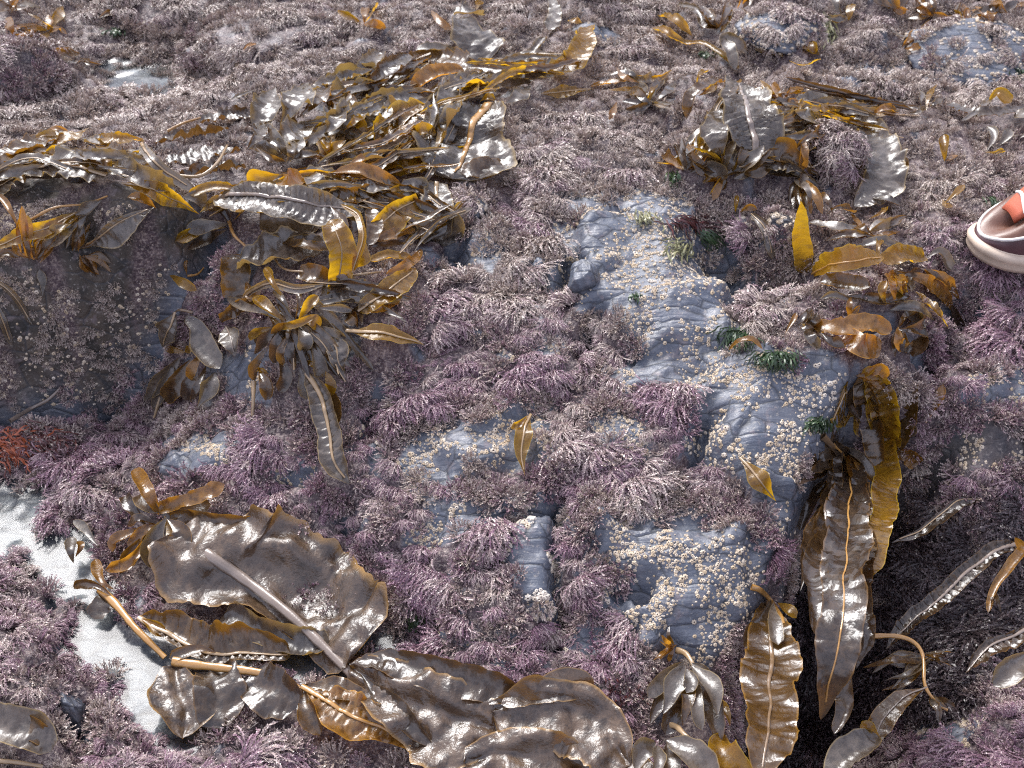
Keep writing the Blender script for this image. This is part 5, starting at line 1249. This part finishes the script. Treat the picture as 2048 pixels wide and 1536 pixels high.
stipe(p, [(375,552,6),(395,548,10),(408,535,6)], 2.5, 'o')

# low grey sheets that fill the heaps out
LOW = [('grey kelp sheet low in the upper mass, right of the ruffled blades', GM, [((780,215,10),(725,240,14),(660,275,10)),((760,180,10),(710,200,14),(660,225,8))],36),
 ('wrinkled grey kelp sheet low at the front of the upper mass', GM, [((880,310,8),(810,320,12),(730,335,8)),((800,285,8),(750,310,12),(690,330,8))],30),
 ('grey kelp sheet between the tan-ribbed and the golden-ribbed blades', GM, [((900,200,8),(880,250,12),(860,300,8)),((985,165,8),(940,175,12),(890,190,8))],34),
 ('pale grey kelp sheets trailing right from the top of the upper mass', GM, [((980,130,8),(1040,128,12),(1110,118,8)),((985,160,8),(1035,140,10),(1090,135,8))],20),
 ('lilac-grey kelp sheet low between the rolled dark blade and the ruffled blades', GM, [((760,150,8),(700,160,12),(650,180,8)),((845,140,8),(800,155,12),(755,165,8))],24),
 ('grey kelp sheets low in the left ledge heap', GL, [((20,335,8),(80,320,12),(160,335,8)),((120,320,8),(200,325,12),(270,340,8)),((-40,370,8),(10,350,12),(70,340,8))],24),
 ('brown and grey kelp sheets under the yellow translucent leaf', GL, [((440,400,8),(500,385,12),(580,385,8)),((600,400,8),(660,385,12),(720,395,8)),((570,365,8),(640,360,12),(700,375,8))],26),
 ('crumpled grey kelp sheets behind the swirl', GL, [((720,400,8),(770,420,12),(820,440,8)),((780,400,8),(830,410,12),(870,430,8)),((820,470,6),(850,450,10),(890,430,6))],24),
 ('dark kelp sheets low under the central tuft', GT, [((560,640,6),(590,690,10),(600,730,6)),((620,640,6),(660,680,10),(690,720,6)),((640,590,6),(700,580,10),(760,600,6))],32),
 ('grey kelp sheets low in the upper right clump', GU, [((1400,300,8),(1430,260,12),(1450,210,8)),((1520,330,8),(1560,320,10),(1600,340,6)),((1550,250,8),(1590,245,12),(1640,245,8))],26),
 ('grey kelp sheets lying between the clump and the silvery blade', GU, [((1640,215,6),(1690,225,10),(1740,240,6)),((1650,190,6),(1720,205,10),(1790,215,6)),((1560,205,6),(1610,210,10),(1660,220,6))],16)]
for lb_, g_, qs, w_ in LOW:
    p = plant(lb_, qs[0][0], g_)
    for q in qs:
        blade(p, list(q), [w_ * .6, w_, w_ * .6], 'l', None, 'sheet', f=.18, ruf=.3, cor=.0012, wrinkle=1.6)
        for _ in range(5):                       # narrower ribbons lying across the sheet
            rr = random.Random(KSEED[0]); dx, dy = rr.uniform(-.9, .9) * w_, rr.uniform(-.8, .8) * w_; st = rr.uniform(1.1, 2.0)
            mx_, my_ = q[1][0] + dx, q[1][1] + dy
            pts = [(mx_ + (a[0] - q[1][0]) * st + rr.uniform(-14, 14), my_ + (a[1] - q[1][1]) * st + rr.uniform(-14, 14), rr.uniform(10, 26)) for a in q]
            if rr.random() < .4: pts = pts[::-1]
            w2 = rr.uniform(6, 12)
            blade(p, pts, [w2 * .6, w2, w2 * .7], rr.choice('llllbd'), rr.choice(['t', None, None]), rr.choice(['strap', 'lance', 'strap']), f=rr.uniform(.25, .65), ruf=.42, cor=.001, k=(rr.uniform(.2, 1.7), rr.uniform(.2, 1.7)), wrinkle=1.3)

# ------------------------------------------------------------------ single leaves
GS = 'single kelp leaves on the rock'
p = plant('small amber kelp leaf with a tan midrib, alone on the slate at the centre', (1058, 830), GS)
blade(p, [(1060,830,8),(1048,858,14),(1042,900,14),(1047,948,8)], [5,17,20,6], 'g', 't', 'lance', f=.75, ruf=.2, cor=.0005, ribw=.16, tone=.5)
leaf(p, [(1056,832,10),(1035,850,16),(1022,852,8)], 9, 'g', f=.5)
p = plant('brown and gold kelp leaf at the lower edge of the big barnacled slab', (1485, 920), GS)
blade(p, [(1482,918,8),(1500,935,14),(1525,965,16),(1553,1002,8)], [5,13,22,8], 'g', 't', 'lance', f=.6, ruf=.18, cor=.0004, ribw=.14)
p = plant('thin orange kelp shred at the top of the big barnacled slab', (1470, 700), GS)
blade(p, [(1455,700,8),(1480,682,16),(1505,680,14),(1525,700,8)], [4,6,7,4], 'o', None, 'strap', f=.5, ruf=.3)
p = plant('grey kelp straps trailing down the left-hand block', (0, 570), GS)
blade(p, [(-15,560,8),(25,590,10),(62,650,8)], [5,8,5], 'l', 't', 'strap', f=.6, tone=.5)
blade(p, [(-20,590,8),(5,640,10),(25,690,8)], [5,8,5], 'l', 't', 'strap', f=.6, tone=.5)
leaf(p, [(85,590,6),(84,560,10),(78,540,8)], 9, 'l', f=.6)
p = plant('yellow-tipped dark kelp strap lying far right below the skyline slab', (1905, 230), GS)
blade(p, [(1895,205,8),(1935,222,14),(1985,225,12),(2060,215,6)], [8,14,16,12], 'd', None, 'strap', f=.3, tone=.5)
leaf(p, [(1975,205,12),(1998,185,24),(2020,205,12)], 14, 'g', f=.6)
blade(p, [(1922,242,8),(1950,225,14),(1985,195,12)], [4,6,7], 'l', None, 'strap', f=.4, tone=1)
blade(p, [(2030,230,8),(2060,225,12),(2100,215,8)], [14,20,14], 'l', None, 'strap', f=.3)
p = plant('small golden kelp sprig upright near the shoe\'s toe', (1905, 400), GS)
leaf(p, [(1888,405,6),(1908,388,14),(1930,368,12)], 8, 'g', f=.6)
leaf(p, [(1885,400,6),(1890,412,10),(1905,412,6)], 6, 'g', f=.6)
p = plant('ragged golden kelp frond standing right of the silvery blade', (1885, 310), GS)
leaf(p, [(1886,320,6),(1886,295,18),(1890,270,14)], 12, 'g', f=.7, ruf=.5)
leaf(p, [(1890,322,6),(1900,318,10),(1912,310,6)], 9, 'o', f=.5)
p = plant('pale wrinkled kelp leaves at the right edge above the shoe', (1990, 280), GS)
for q, w, m in ([(1975,300,6),(1985,275,16),(1975,255,10)],12,'l'),([(1995,295,6),(2012,275,16),(2020,258,10)],12,'l'),([(2040,275,8),(2060,265,12),(2080,262,6)],12,'l'),([(1970,305,6),(1990,308,10),(2010,302,6)],8,'g'): leaf(p, q, w, m, f=.5)

# ------------------------------------------------------------------ background scraps
GB = 'kelp scraps on the background rock'
p = plant('pair of yellow kelp pods side by side at the top right of centre', (1310, 45), GB)
blade(p, [(1305,55,8),(1335,66,16),(1370,84,12),(1416,90,12),(1478,138,6)], [8,12,8,6,8], 'g', None, 'strap', f=.4, ruf=.1, k=(.9,.9))
blade(p, [(1322,30,8),(1350,40,16),(1385,72,8)], [8,12,6], 'g', None, 'strap', f=.4, ruf=.1, k=(.9,.9), tone=.5)
p = plant('grey curling kelp blade left of the flat boulder', (1450, 100), GB)
blade(p, [(1470,140,8),(1462,105,16),(1452,75,20),(1478,85,14),(1495,108,8)], [8,12,12,12,7], 'l', None, 'strap', f=.4, ruf=.3)
p = plant('brown kelp leaves heaped behind the grey curling blade', (1430, 45), GB)
sprig(p, (1432,55), 9, (190,380), (35,65), (8,13), 'obgb', (6,18), 30, 'leaf', .5)
blade(p, [(1355,10,6),(1390,18,12),(1405,60,8)], [6,9,6], 'l', None, 'strap', f=.3)
BGS = [((100,62),7,'dark gold kelp knot at the upper left','ogd'),((20,18),6,'brown kelp leaves in the top left corner','bol'),((60,112),5,'white-sheened kelp scrap under the gold knot at the upper left','llb'),((235,30),4,'small olive kelp scrap at the top, left of the beige hump','bg'),
 ((1790,18),7,'brown kelp scraps at the top right, left end of the row','obl'),((1860,28),7,'orange-brown kelp scraps along the top right slope','ob'),((1930,48),7,'rust-coloured kelp scraps above the skyline slab','ogb'),((2010,22),7,'dark kelp scraps in the top right corner','dob'),
 ((1835,72),5,'small pale and gold kelp scrap right of the flat boulder','gl'),((1690,35),5,'tan kelp strap end right of the flat boulder','lg'),((1560,110),4,'yellow kelp scrap below the flat boulder','g'),((1640,112),3,'short yellow kelp piece below the boulder\'s right end','g'),
 ((725,45),4,'tiny golden kelp scrap at the top, left of the slate-coloured sheet','go'),((1805,95),3,'thin tan kelp spike standing in the far turf','o'),((1480,15),5,'brown kelp scrap at the top edge above the boulder','ob'),((1985,52),4,'dull orange kelp scrap near the right edge of the top slope','o'),
 ((1280,165),6,'golden kelp scraps beside the tan ribbed leaf','gol'),((1850,215),5,'grey-gold kelp scrap between silvery blade and skyline slab','lg'),((1560,200),5,'thin golden kelp scrap behind the upper right clump','go'),((160,120),4,'brown kelp shreds by the far wet hollow','db'),((30,75),4,'amber kelp shred at the left edge','o')]
for i, (at, n_, lb_, ms) in enumerate(BGS):
    p = plant(lb_, at, GB)
    sprig(p, at, n_, (-200, 20), (28, 62), (6, 11), ms, (5, 16), 40 + i, 'leaf', .5)
p = plant('orange and white kelp stalk standing in the far left turf', (470, 150), GB)
stipe(p, [(468,150,2),(476,120,14),(485,98,18),(508,88,14)], 4, 't')
leaf(p, [(484,102,18),(495,92,24),(512,88,16)], 5, 'o', f=.6)
p = plant('short white kelp stub in the turf left of the upper mass', (450, 222), GB)
stipe(p, [(448,228,4),(453,212,12)], 6, 'p')
blade(p, [(458,200,6),(480,192,10),(512,178,6)], [5,8,4], 'l', None, 'leaf', f=.3)
# ------------------------------------------------------------------ water
k = NT('still_water')
nn = k.bump(k.noise(26, 2, dist=.8), .14, .006)
gl = k.node('ShaderNodeBsdfGlossy'); gl.inputs['Roughness'].default_value = .16; k.link(nn, gl.inputs['Normal'])
tr = k.node('ShaderNodeBsdfTransparent'); tr.inputs['Color'].default_value = (.86, .90, .90, 1)
fr = k.node('ShaderNodeFresnel'); fr.inputs['IOR'].default_value = 1.33; k.link(nn, fr.inputs['Normal'])
mx = k.node('ShaderNodeMixShader'); k.link(fr.outputs[0], mx.inputs[0]); k.link(tr.outputs[0], mx.inputs[1]); k.link(gl.outputs[0], mx.inputs[2]); k.link(mx.outputs[0], k.out.inputs['Surface'])
WATER = k.m
def water(name, poly, z, label, grow):
    P = np.array([at_z(a, b, z) for a, b in poly]); c0 = P.mean(0)
    lo, hi = P.min(0) - grow, P.max(0) + grow
    gx, gy = np.meshgrid(np.arange(lo[0], hi[0], .004), np.arange(lo[1], hi[1], .004))
    h = terr(gx, gy)
    # the film climbs a little against whatever stands in it
    zz = z + .0022 * np.exp(-np.clip(z - h, 0, 1) / .0022) + .00025 * perlin(gx * 40, gy * 40, 98)
    keep = (poly_sd(gx, gy, [tuple(p) for p in P]) > -grow) & (h < z + .004)
    F = grid_faces(gx.shape[0], gx.shape[1]); kf = keep.ravel()[F].any(1); F = F[kf]
    used = np.unique(F); rm = np.full(gx.size, -1); rm[used] = np.arange(len(used))
    o = mesh_obj(name, np.stack([gx, gy, zz], -1).reshape(-1, 3)[used], rm[F], WATER)
    tag(o, label, kind='structure')
water('pool_water', POOLS[0], POOL_Z, 'still water of the rock pool mirroring a white sky', .02)
water('pool_water', POOLS[1], POOL_Z, 'still water under the end of the broad kelp blade', .02)
water('puddle_water', PUD, PUD_Z, 'thin wet film in the far hollow', .03)

# ------------------------------------------------------------------ separate rocks
def perlin3(P, s, seed): return perlin(P[:, 0] * s + P[:, 2] * s * .7, P[:, 1] * s - P[:, 2] * s * .6, seed) + perlin(P[:, 2] * s + 3, P[:, 0] * s - P[:, 1] * s * .5, seed + 1) * .7
import bmesh
def rock(label, px, py, rw, rh, rd, seed, sink=.35, cuts=7, name='rock', dark=0.0, tilt=(0, 0, 0), group=None, cov=0.0, rough=.10):
    bm = bmesh.new(); bmesh.ops.create_icosphere(bm, subdivisions=5, radius=1); P = np.array([v.co[:] for v in bm.verts]); F = np.array([[v.index for v in f.verts] for f in bm.faces]); bm.free()
    r = np.random.default_rng(seed)
    for _ in range(cuts):
        d = r.normal(size=3); d[2] = abs(d[2]) * .8; d /= np.linalg.norm(d); h = r.uniform(.62, .88)
        s = P @ d - h; P -= np.outer(np.maximum(s, 0) * .88, d)
    P *= (1 + rough * perlin3(P, 2.2, seed) + rough * .35 * perlin3(P, 7, seed + 5) + rough * .12 * perlin3(P, 20, seed + 9))[:, None]
    c = T(px, py); sc = to_px(*c)[2] / F_PX
    P = P * np.array([rw * sc, rd * sc, rh * sc])
    M = np.array(Matrix.Rotation(R(tilt[2]), 3, 'Z') @ Matrix.Rotation(R(tilt[0]), 3, 'X') @ Matrix.Rotation(R(tilt[1]), 3, 'Y')); P = P @ M.T
    z0 = float(terr(c[0], c[1])) + rh * sc * (1 - 2 * sink) * .5
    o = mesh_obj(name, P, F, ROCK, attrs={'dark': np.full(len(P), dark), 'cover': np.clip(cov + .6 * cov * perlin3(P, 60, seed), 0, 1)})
    o.location = (c[0], c[1] + rd * sc * .3, z0); tag(o, label, 'rock', group); return o, P + np.array(o.location)
ROCKS = []
def dress(o, P, n_tuft, n_barn, seed, tint=.6, tscl=.62, zmin=-.3):
    """short growth fixed on a rock: children of that rock"""
    r = np.random.default_rng(seed); c = np.array(o.location); Q = P - c; ext = Q.max(0)
    top = np.where((Q[:, 2] > zmin * ext[2]) & (P[:, 2] > terr(P[:, 0], P[:, 1]) + .002))[0]
    if not len(top): return
    nrm = Q / ext ** 2; nrm /= np.linalg.norm(nrm, axis=1, keepdims=True)
    for i in r.choice(top, n_tuft):
        t = bpy.data.objects.new('tuft', TUFTS[int(11 + r.integers(0, 4))] if r.random() < .7 else TUFTS[int(r.integers(5, 11))]); COL.objects.link(t); t.parent = o
        t.location = Q[i]; n = nrm[i] + np.array([0, 0, .25]); t.rotation_euler = orient(n / np.linalg.norm(n), -1.57 + r.normal(0, .8)); t.scale = (tscl * r.uniform(.7, 1.2),) * 3; t['tint'] = float(np.clip(tint + r.normal(0, .2), 0, 1))
    if n_barn:
        pts = r.choice(top, n_barn); V = []
        b = scatter('barnacle_crust', Q[pts], [orient(nrm[i], r.uniform(0, 6.28)) for i in pts], r.uniform(.0016, .003, n_barn), r.integers(0, 6, n_barn), {'tint': np.clip(r.normal(.5, .25, n_barn), 0, 1)}, BARN, None)
        b.parent = o
def set_rocks():
    o, P = rock('mossy boulder wholly clothed in beige turf, left of the silvery kelp blade', 1662, 345, 58, 66, 50, 1, .2, cov=1); dress(o, P, 60, 0, 1, .75, .55)
    o, P = rock('flat-topped grey boulder crusted with barnacles at the top right', 1570, 78, 95, 34, 90, 2, .25, 9); dress(o, P, 26, 260, 2, .8, .6, -.6)
    o, P = rock('wide tilted skyline slab with green stains near the right edge', 1975, 125, 150, 40, 130, 3, .4, 9, tilt=(14, 0, 12)); dress(o, P, 22, 320, 3, .8, .6)
    o, P = rock('rounded wet slate knob with a white glint above the high bare slate', 1165, 568, 34, 40, 34, 4, .35, 3, rough=.06)
    o, P = rock('small dark slate knob in the turf, left of the glinting one', 1078, 562, 20, 40, 24, 5, .35, 4)
    o, P = rock('squat slate block speckled with barnacles, right of the grey kelp strips', 938, 425, 34, 34, 34, 6, .35, 8); dress(o, P, 4, 60, 6, .6, .5)
    o, P = rock('dark angular slate block beside the small hollow under the brown strap', 1490, 480, 42, 44, 40, 7, .35, 10, dark=.35, rough=.05); dress(o, P, 5, 25, 7, .5, .5, .1)
    o, P = rock('blunt dark rock with barnacles right of the small hollow', 1560, 475, 38, 50, 40, 8, .4, 8, dark=.5); dress(o, P, 8, 50, 8, .6, .5)
    o, P = rock('little slate knob peeping from the turf near the cream kelp blade', 893, 678, 14, 16, 14, 9, .3, 5)
    o, P = rock('turf-covered hump of rock at the upper left corner', 20, 180, 90, 70, 80, 10, .3, cov=1); dress(o, P, 60, 0, 10, .6, .7)
    o, P = rock('low beige hump of rock near the top left', 330, 35, 160, 46, 120, 11, .4, cov=1); dress(o, P, 90, 40, 11, .95, .7)
    o, P = rock('beige knobbly ridge of rock left of the upper kelp mass', 540, 100, 190, 42, 120, 12, .45, cov=1); dress(o, P, 110, 60, 12, 1.0, .65)
    o, P = rock('thin upright slate rib in the turf at the lower left', 140, 1435, 30, 46, 60, 13, .3, 10, dark=.2, tilt=(0, 0, 30), rough=.06)

# ------------------------------------------------------------------ green and red weed
def weed_mat(name, a, b, rough=.35):
    k = NT(name); k.base(k.mix(k.attr('rnd'), a, b), Roughness=rough); return k.m
GRN, GRY, RED, DRD = weed_mat('green_weed', (.012, .025, .010), (.045, .082, .030)), weed_mat('pale_green_weed', (.10, .10, .045), (.26, .25, .13)), weed_mat('red_weed', (.13, .022, .012), (.34, .085, .03)), weed_mat('dark_red_weed', (.035, .012, .012), (.10, .030, .028))
def strands(label, px, py, n, ang, ln, mat, spread=(12, 4), w=1.5, name='green_weed', cat='seaweed', rise=9, group='small green and red weeds'):
    KSEED[0] += 1; r = np.random.default_rng(KSEED[0]); V, F, A = [], [], []
    o0 = T(px, py)
    for i in range(n):
        x0, y0 = px + r.normal(0, spread[0]), py + r.normal(0, spread[1]); a = R(r.uniform(*ang)); l = r.uniform(*ln); lf = r.uniform(.3, 1) * rise; rv = r.random()
        pts = []
        for u in np.linspace(0, 1, 6):
            a2 = a + .5 * u * (1 if math.cos(a) < 0 else -1) * -1 * .6 + r.normal(0, .12)
            xx, yy = x0 + l * u * math.cos(a2), y0 + l * u * math.sin(a2); q = T(xx, yy, .001 * (1.5 + lf * math.sin(math.pi * min(1, .15 + u * .85))))
            pts.append(q)
        pts = np.array(pts); t = np.gradient(pts, axis=0); sd = np.cross(t, np.array([0, -.6, .8]) + r.normal(0, .4, 3)); sd /= np.linalg.norm(sd, axis=1, keepdims=True) + 1e-9
        ww = w * to_px(*pts[0])[2] / F_PX * np.array([.5, 1, 1.1, .9, .7, .2])[:, None]
        b = len(V)
        for L_, R_ in zip(pts - sd * ww, pts + sd * ww): V += [L_ - o0, R_ - o0]; A += [rv, rv]
        F += [(b + 2 * j, b + 2 * j + 1, b + 2 * j + 3, b + 2 * j + 2) for j in range(5)]
    o = mesh_obj(name, V, F, mat, attrs={'rnd': A}); o.location = o0
    return tag(o, label, cat, group)
def set_weeds():
    strands('two-lobed dark green weed tuft at the top of the big barnacled slab', 1552, 706, 130, (10, 170), (22, 44), GRN, (18, 4), rise=12)
    strands('dark green weed tuft on the right edge of the big barnacled slab', 1642, 840, 90, (40, 190), (18, 34), GRN, (10, 4))
    strands('deep green weed tuft in turf above the big barnacled slab', 1478, 662, 90, (60, 190), (24, 46), GRN, (14, 5))
    strands('dark green weed by the water at the end of the broad kelp blade', 832, 1212, 110, (60, 120), (24, 60), GRN, (8, 8))
    strands('tiny bright green weed on the high bare slate', 1272, 588, 24, (20, 160), (8, 16), GRN, (5, 3))
    strands('curved dark green strap of weed left of the dark angular block', 1405, 462, 40, (10, 50), (30, 56), GRN, (8, 3))
    strands('pale yellow-green weed wisps at the top of the high bare slate', 1292, 428, 36, (10, 80), (14, 30), GRY, (14, 5))
    strands('pale yellow-green weed below the curved green strap', 1368, 490, 50, (60, 200), (14, 34), GRY, (14, 8))
    strands('green weed speck in the beige turf at the top left', 230, 60, 40, (0, 180), (8, 18), GRN, (10, 3))
    strands('green weed beside the trailing yellow kelp pods', 1415, 105, 40, (0, 180), (8, 20), GRN, (12, 3))
    strands('short green strap of weed above the shoe', 1985, 395, 36, (30, 70), (20, 36), GRN, (6, 3))
    strands('yellow-green weed on the right end of the flat-topped boulder', 1652, 50, 60, (30, 120), (14, 34), GRY, (8, 10))
    strands('dark green growth at the right end of the skyline slab', 2030, 130, 60, (0, 180), (10, 24), GRN, (14, 8))
    strands('green weed at the left foot of the upper right clump', 1350, 350, 40, (40, 140), (12, 26), GRN, (6, 8))
    strands('orange-red weed at the left edge above the pool', 15, 888, 140, (-60, 90), (18, 48), RED, (24, 16), name='red_weed')
    strands('reddish weed spreading right from the orange-red one', 85, 880, 140, (-20, 80), (24, 48), DRD, (26, 14), name='red_weed')
    strands('dark red weed in the turf above the curved green strap', 1375, 440, 70, (-10, 60), (20, 50), DRD, (26, 6), name='red_weed')
    strands('pink-red weed between the drooping cluster and the bottom sheet', 1230, 1385, 60, (20, 160), (8, 18), DRD, (34, 16), name='red_weed', rise=10)
    p = plant('thin grey stipe lying along the foot of the left-hand cleft', (40, 830), None)
    stipe(p, [(20,842,10),(60,818,16),(95,800,16),(122,775,12)], 5, 'p')

# ------------------------------------------------------------------ the shoe at the right edge
def set_shoe():
    k = NT('brown_leather'); n = k.noise(60, 4)
    BL = k.base(k.mix(n, (.075, .030, .018), (.150, .066, .042)), Roughness=k.ramp(n, (.3, .30), (.7, .5)), Normal=k.bump(k.noise(500, 3), .15, .001))
    k = NT('dark_toe_leather'); BD = k.base(k.mix(k.noise(60, 4), (.050, .022, .026), (.095, .042, .045)), Roughness=.28, Normal=k.bump(k.noise(500, 3), .15, .001))
    k = NT('cream_rubber'); n = k.noise(45, 4); CR = k.base(k.mix(k.ramp(n, (.4, 0.0), (.75, .6)), (.55, .44, .34), (.30, .24, .18)), Roughness=.5, Normal=k.bump(k.noise(220, 3), .2, .001))
    k = NT('white_laces_and_glare'); WH = k.base(k.mix(k.noise(180, 3), (.78, .75, .72), (.45, .42, .39)), Roughness=.4)  # white of the laces, also used for the painted glare stripe
    k = NT('orange_fabric'); OR = k.base(k.mix(k.noise(300, 2), (.36, .07, .035), (.48, .12, .06)), Roughness=.65, Normal=k.bump(k.noise(900, 2), .3, .001))
    k = NT('grey_lining'); GY_ = k.base((.20, .19, .20), Roughness=.8)
    c = T(2000, 545)
    root = bpy.data.objects.new('shoe', None); COL.objects.link(root); root.empty_display_size = .02
    tip = T(1948, 535); root.location = (tip[0] - .006, c[1] + .010, max(float(terr(tip[0] + .04, c[1])), float(terr(tip[0] + .10, c[1] + .02))) + .004)
    root.rotation_euler = (0, R(-4), R(6)); root.scale = (.77, .77, .77)
    tag(root, 'brown leather shoe with cream rubber sole and modelled white glare stripe entering at the right edge', 'shoe')
    def hw(x):
        x = np.asarray(x, float)
        w = np.interp(x, [0, .06, .10, .15, .20, .25, .28], [.0, .046, .048, .040, .036, .035, .0])
        f = np.clip(x / .06, 0, 1); w = np.where(x < .06, .046 * np.sqrt(1 - (1 - f) ** 2.2), w)
        b = np.clip((.28 - x) / .035, 0, 1); return np.where(x > .245, .035 * np.sqrt(1 - (1 - b) ** 2), w)
    spring = lambda x: .012 * np.clip(1 - np.asarray(x) / .09, 0, 1) ** 2
    xs = np.r_[.0004, .002, .005, .010, .017, .026, .038, .05, np.linspace(.065, .24, 14), .252, .262, .270, .276, .2795]
    def outline(infl, z, zs=1):
        w = hw(xs) + infl; L = [(x, w_, z) for x, w_ in zip(xs, w)] + [(x, -w_, z) for x, w_ in zip(xs[::-1], w[::-1])]
        P = np.array(L); P[:, 2] += spring(P[:, 0]); cx = .14; P[:, 0] = cx + (P[:, 0] - cx) * (1 + infl / .14); return P
    def loft(rings, name, mat, close=(1, 1)):
        m = len(rings[0]); V = np.vstack(rings); F = []
        for i in range(len(rings) - 1):
            for j in range(m): F.append((i * m + j, i * m + (j + 1) % m, (i + 1) * m + (j + 1) % m, (i + 1) * m + j))
        if close[0]: F.append(tuple(range(m))[::-1])
        if close[1]: F.append(tuple((len(rings) - 1) * m + j for j in range(m)))
        return mesh_obj(name, V, F, mat, root)
    loft([outline(-.004, 0), outline(.001, .002), outline(.003, .008), outline(.002, .013), outline(.003, .0145), outline(.0035, .019), outline(.002, .0235), outline(-.003, .025)], 'sole', CR)
    # upper: rings that lean in towards the instep
    hx = np.array([0, .01, .03, .05, .08, .11, .14, .17, .20, .24, .28]); hz = np.array([.030, .042, .058, .074, .092, .100, .104, .104, .100, .100, .094])
    def ring(t):
        P = outline(-.002, .023); top = np.interp(P[:, 0], hx, hz); Q = P.copy()
        Q[:, 2] = .023 + spring(P[:, 0]) + (top - .023) * math.sin(t * math.pi / 2) ** .9
        s = math.cos(t * math.pi / 2) ** .55 * .86 + .14
        Q[:, 1] *= s; Q[:, 0] = np.where(P[:, 0] < .07, .07 - (.07 - P[:, 0]) * (s * .8 + .2), P[:, 0]); Q[:, 0] = np.where(P[:, 0] > .24, .24 + (P[:, 0] - .24) * (s * .5 + .5), Q[:, 0]); return Q
    ts = [0, .08, .16, .26, .38]; loft([ring(t) for t in ts], 'toe_rand', BD, (0, 0))
    ts = [.38, .5, .62, .74, .86, .95, 1.0]; loft([ring(t) for t in ts], 'upper', BL, (0, 1))
    def cord(P, w, name, mat, closed=True):
        t = np.roll(P, -1, 0) - np.roll(P, 1, 0) if closed else np.gradient(P, axis=0); t /= np.linalg.norm(t, axis=1, keepdims=True) + 1e-9
        n = np.tile([0, 0, 1.0], (len(P), 1)); n -= t * (n * t).sum(1, keepdims=True); n /= np.linalg.norm(n, axis=1, keepdims=True) + 1e-9; b = np.cross(t, n)
        if closed: P, b, n = np.vstack([P, P[:1]]), np.vstack([b, b[:1]]), np.vstack([n, n[:1]])
        a = np.linspace(0, 2 * math.pi, 8, endpoint=False); V = P[:, None] + b[:, None] * np.cos(a)[None, :, None] * w + n[:, None] * np.sin(a)[None, :, None] * w
        i = np.arange(len(P) - 1)[:, None] * 8; j = np.arange(8)[None]
        return mesh_obj(name, V.reshape(-1, 3), np.stack([i + j, i + (j + 1) % 8, i + 8 + (j + 1) % 8, i + 8 + j], -1).reshape(-1, 4), mat, root)
    cord(ring(.38), .0022, 'glare_stripe', WH); cord(ring(0.01) + np.array([0, 0, .001]), .0013, 'welt', CR)  # first cord: glare along the leather crease, modelled as a white line
    # tongue, eyelet flap, laces
    u = np.linspace(0, 1, 12); cx = .036 + .080 * u; cz = np.interp(cx, hx, hz) + .005 + .026 * u ** 1.3
    w = .016 + .006 * np.sin(math.pi * u)
    V = []
    for x, z, ww in zip(cx, cz, w):
        for s in np.linspace(-1, 1, 7): V.append((x, s * ww, z - .004 * s * s))
    for x, z, ww in zip(cx, cz, w):
        for s in np.linspace(-1, 1, 7): V.append((x + .003, s * ww, z - .004 * s * s - .004))
    F = grid_faces(12, 7).tolist() + [f[::-1] for f in grid_faces(12, 7, 84).tolist()]
    for i in range(11): F += [(i * 7, (i + 1) * 7, 84 + (i + 1) * 7, 84 + i * 7), (i * 7 + 6, 84 + i * 7 + 6, 84 + (i + 1) * 7 + 6, (i + 1) * 7 + 6)]
    F += [(0, 84, 85, 1)] + [(j, 84 + j, 85 + j, j + 1) for j in range(1, 6)] + [(77 + j, 78 + j, 162 + j, 161 + j) for j in range(6)]
    mesh_obj('tongue', V, F, OR, root)
    for j, x in enumerate((.050, .066, .082, .098)):
        z = float(np.interp(x, hx, hz)); yy = np.linspace(-.024, .024, 9)
        cord(np.stack([x + .006 * np.sin(yy * 60 + j), yy, z + .010 + .03 * ((max(x, .037) - .036) / .08) ** 1.3 - 14 * yy ** 2], 1), .0024, 'lace', WH, False)
    # collar and sock
    a = np.linspace(0, 2 * math.pi, 28, endpoint=False)
    def oval(z, rx, ry, cx_): return np.stack([cx_ + rx * np.cos(a), ry * np.sin(a), np.full(28, z)], 1)
    loft([oval(.088, .062, .035, .200), oval(.108, .060, .036, .204), oval(.122, .056, .036, .207), oval(.122, .050, .031, .207), oval(.11, .048, .029, .206)], 'collar', GY_, (0, 0))
    loft([oval(.085, .047, .029, .206), oval(.13, .045, .030, .210), oval(.17, .040, .032, .214), oval(.20, .041, .034, .216), oval(.205, .040, .033, .216), oval(.206, .02, .015, .216)], 'sock', OR, (0, 1))
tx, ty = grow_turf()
grow_barnacles(tx, ty)
set_rocks()
set_weeds()
set_shoe()
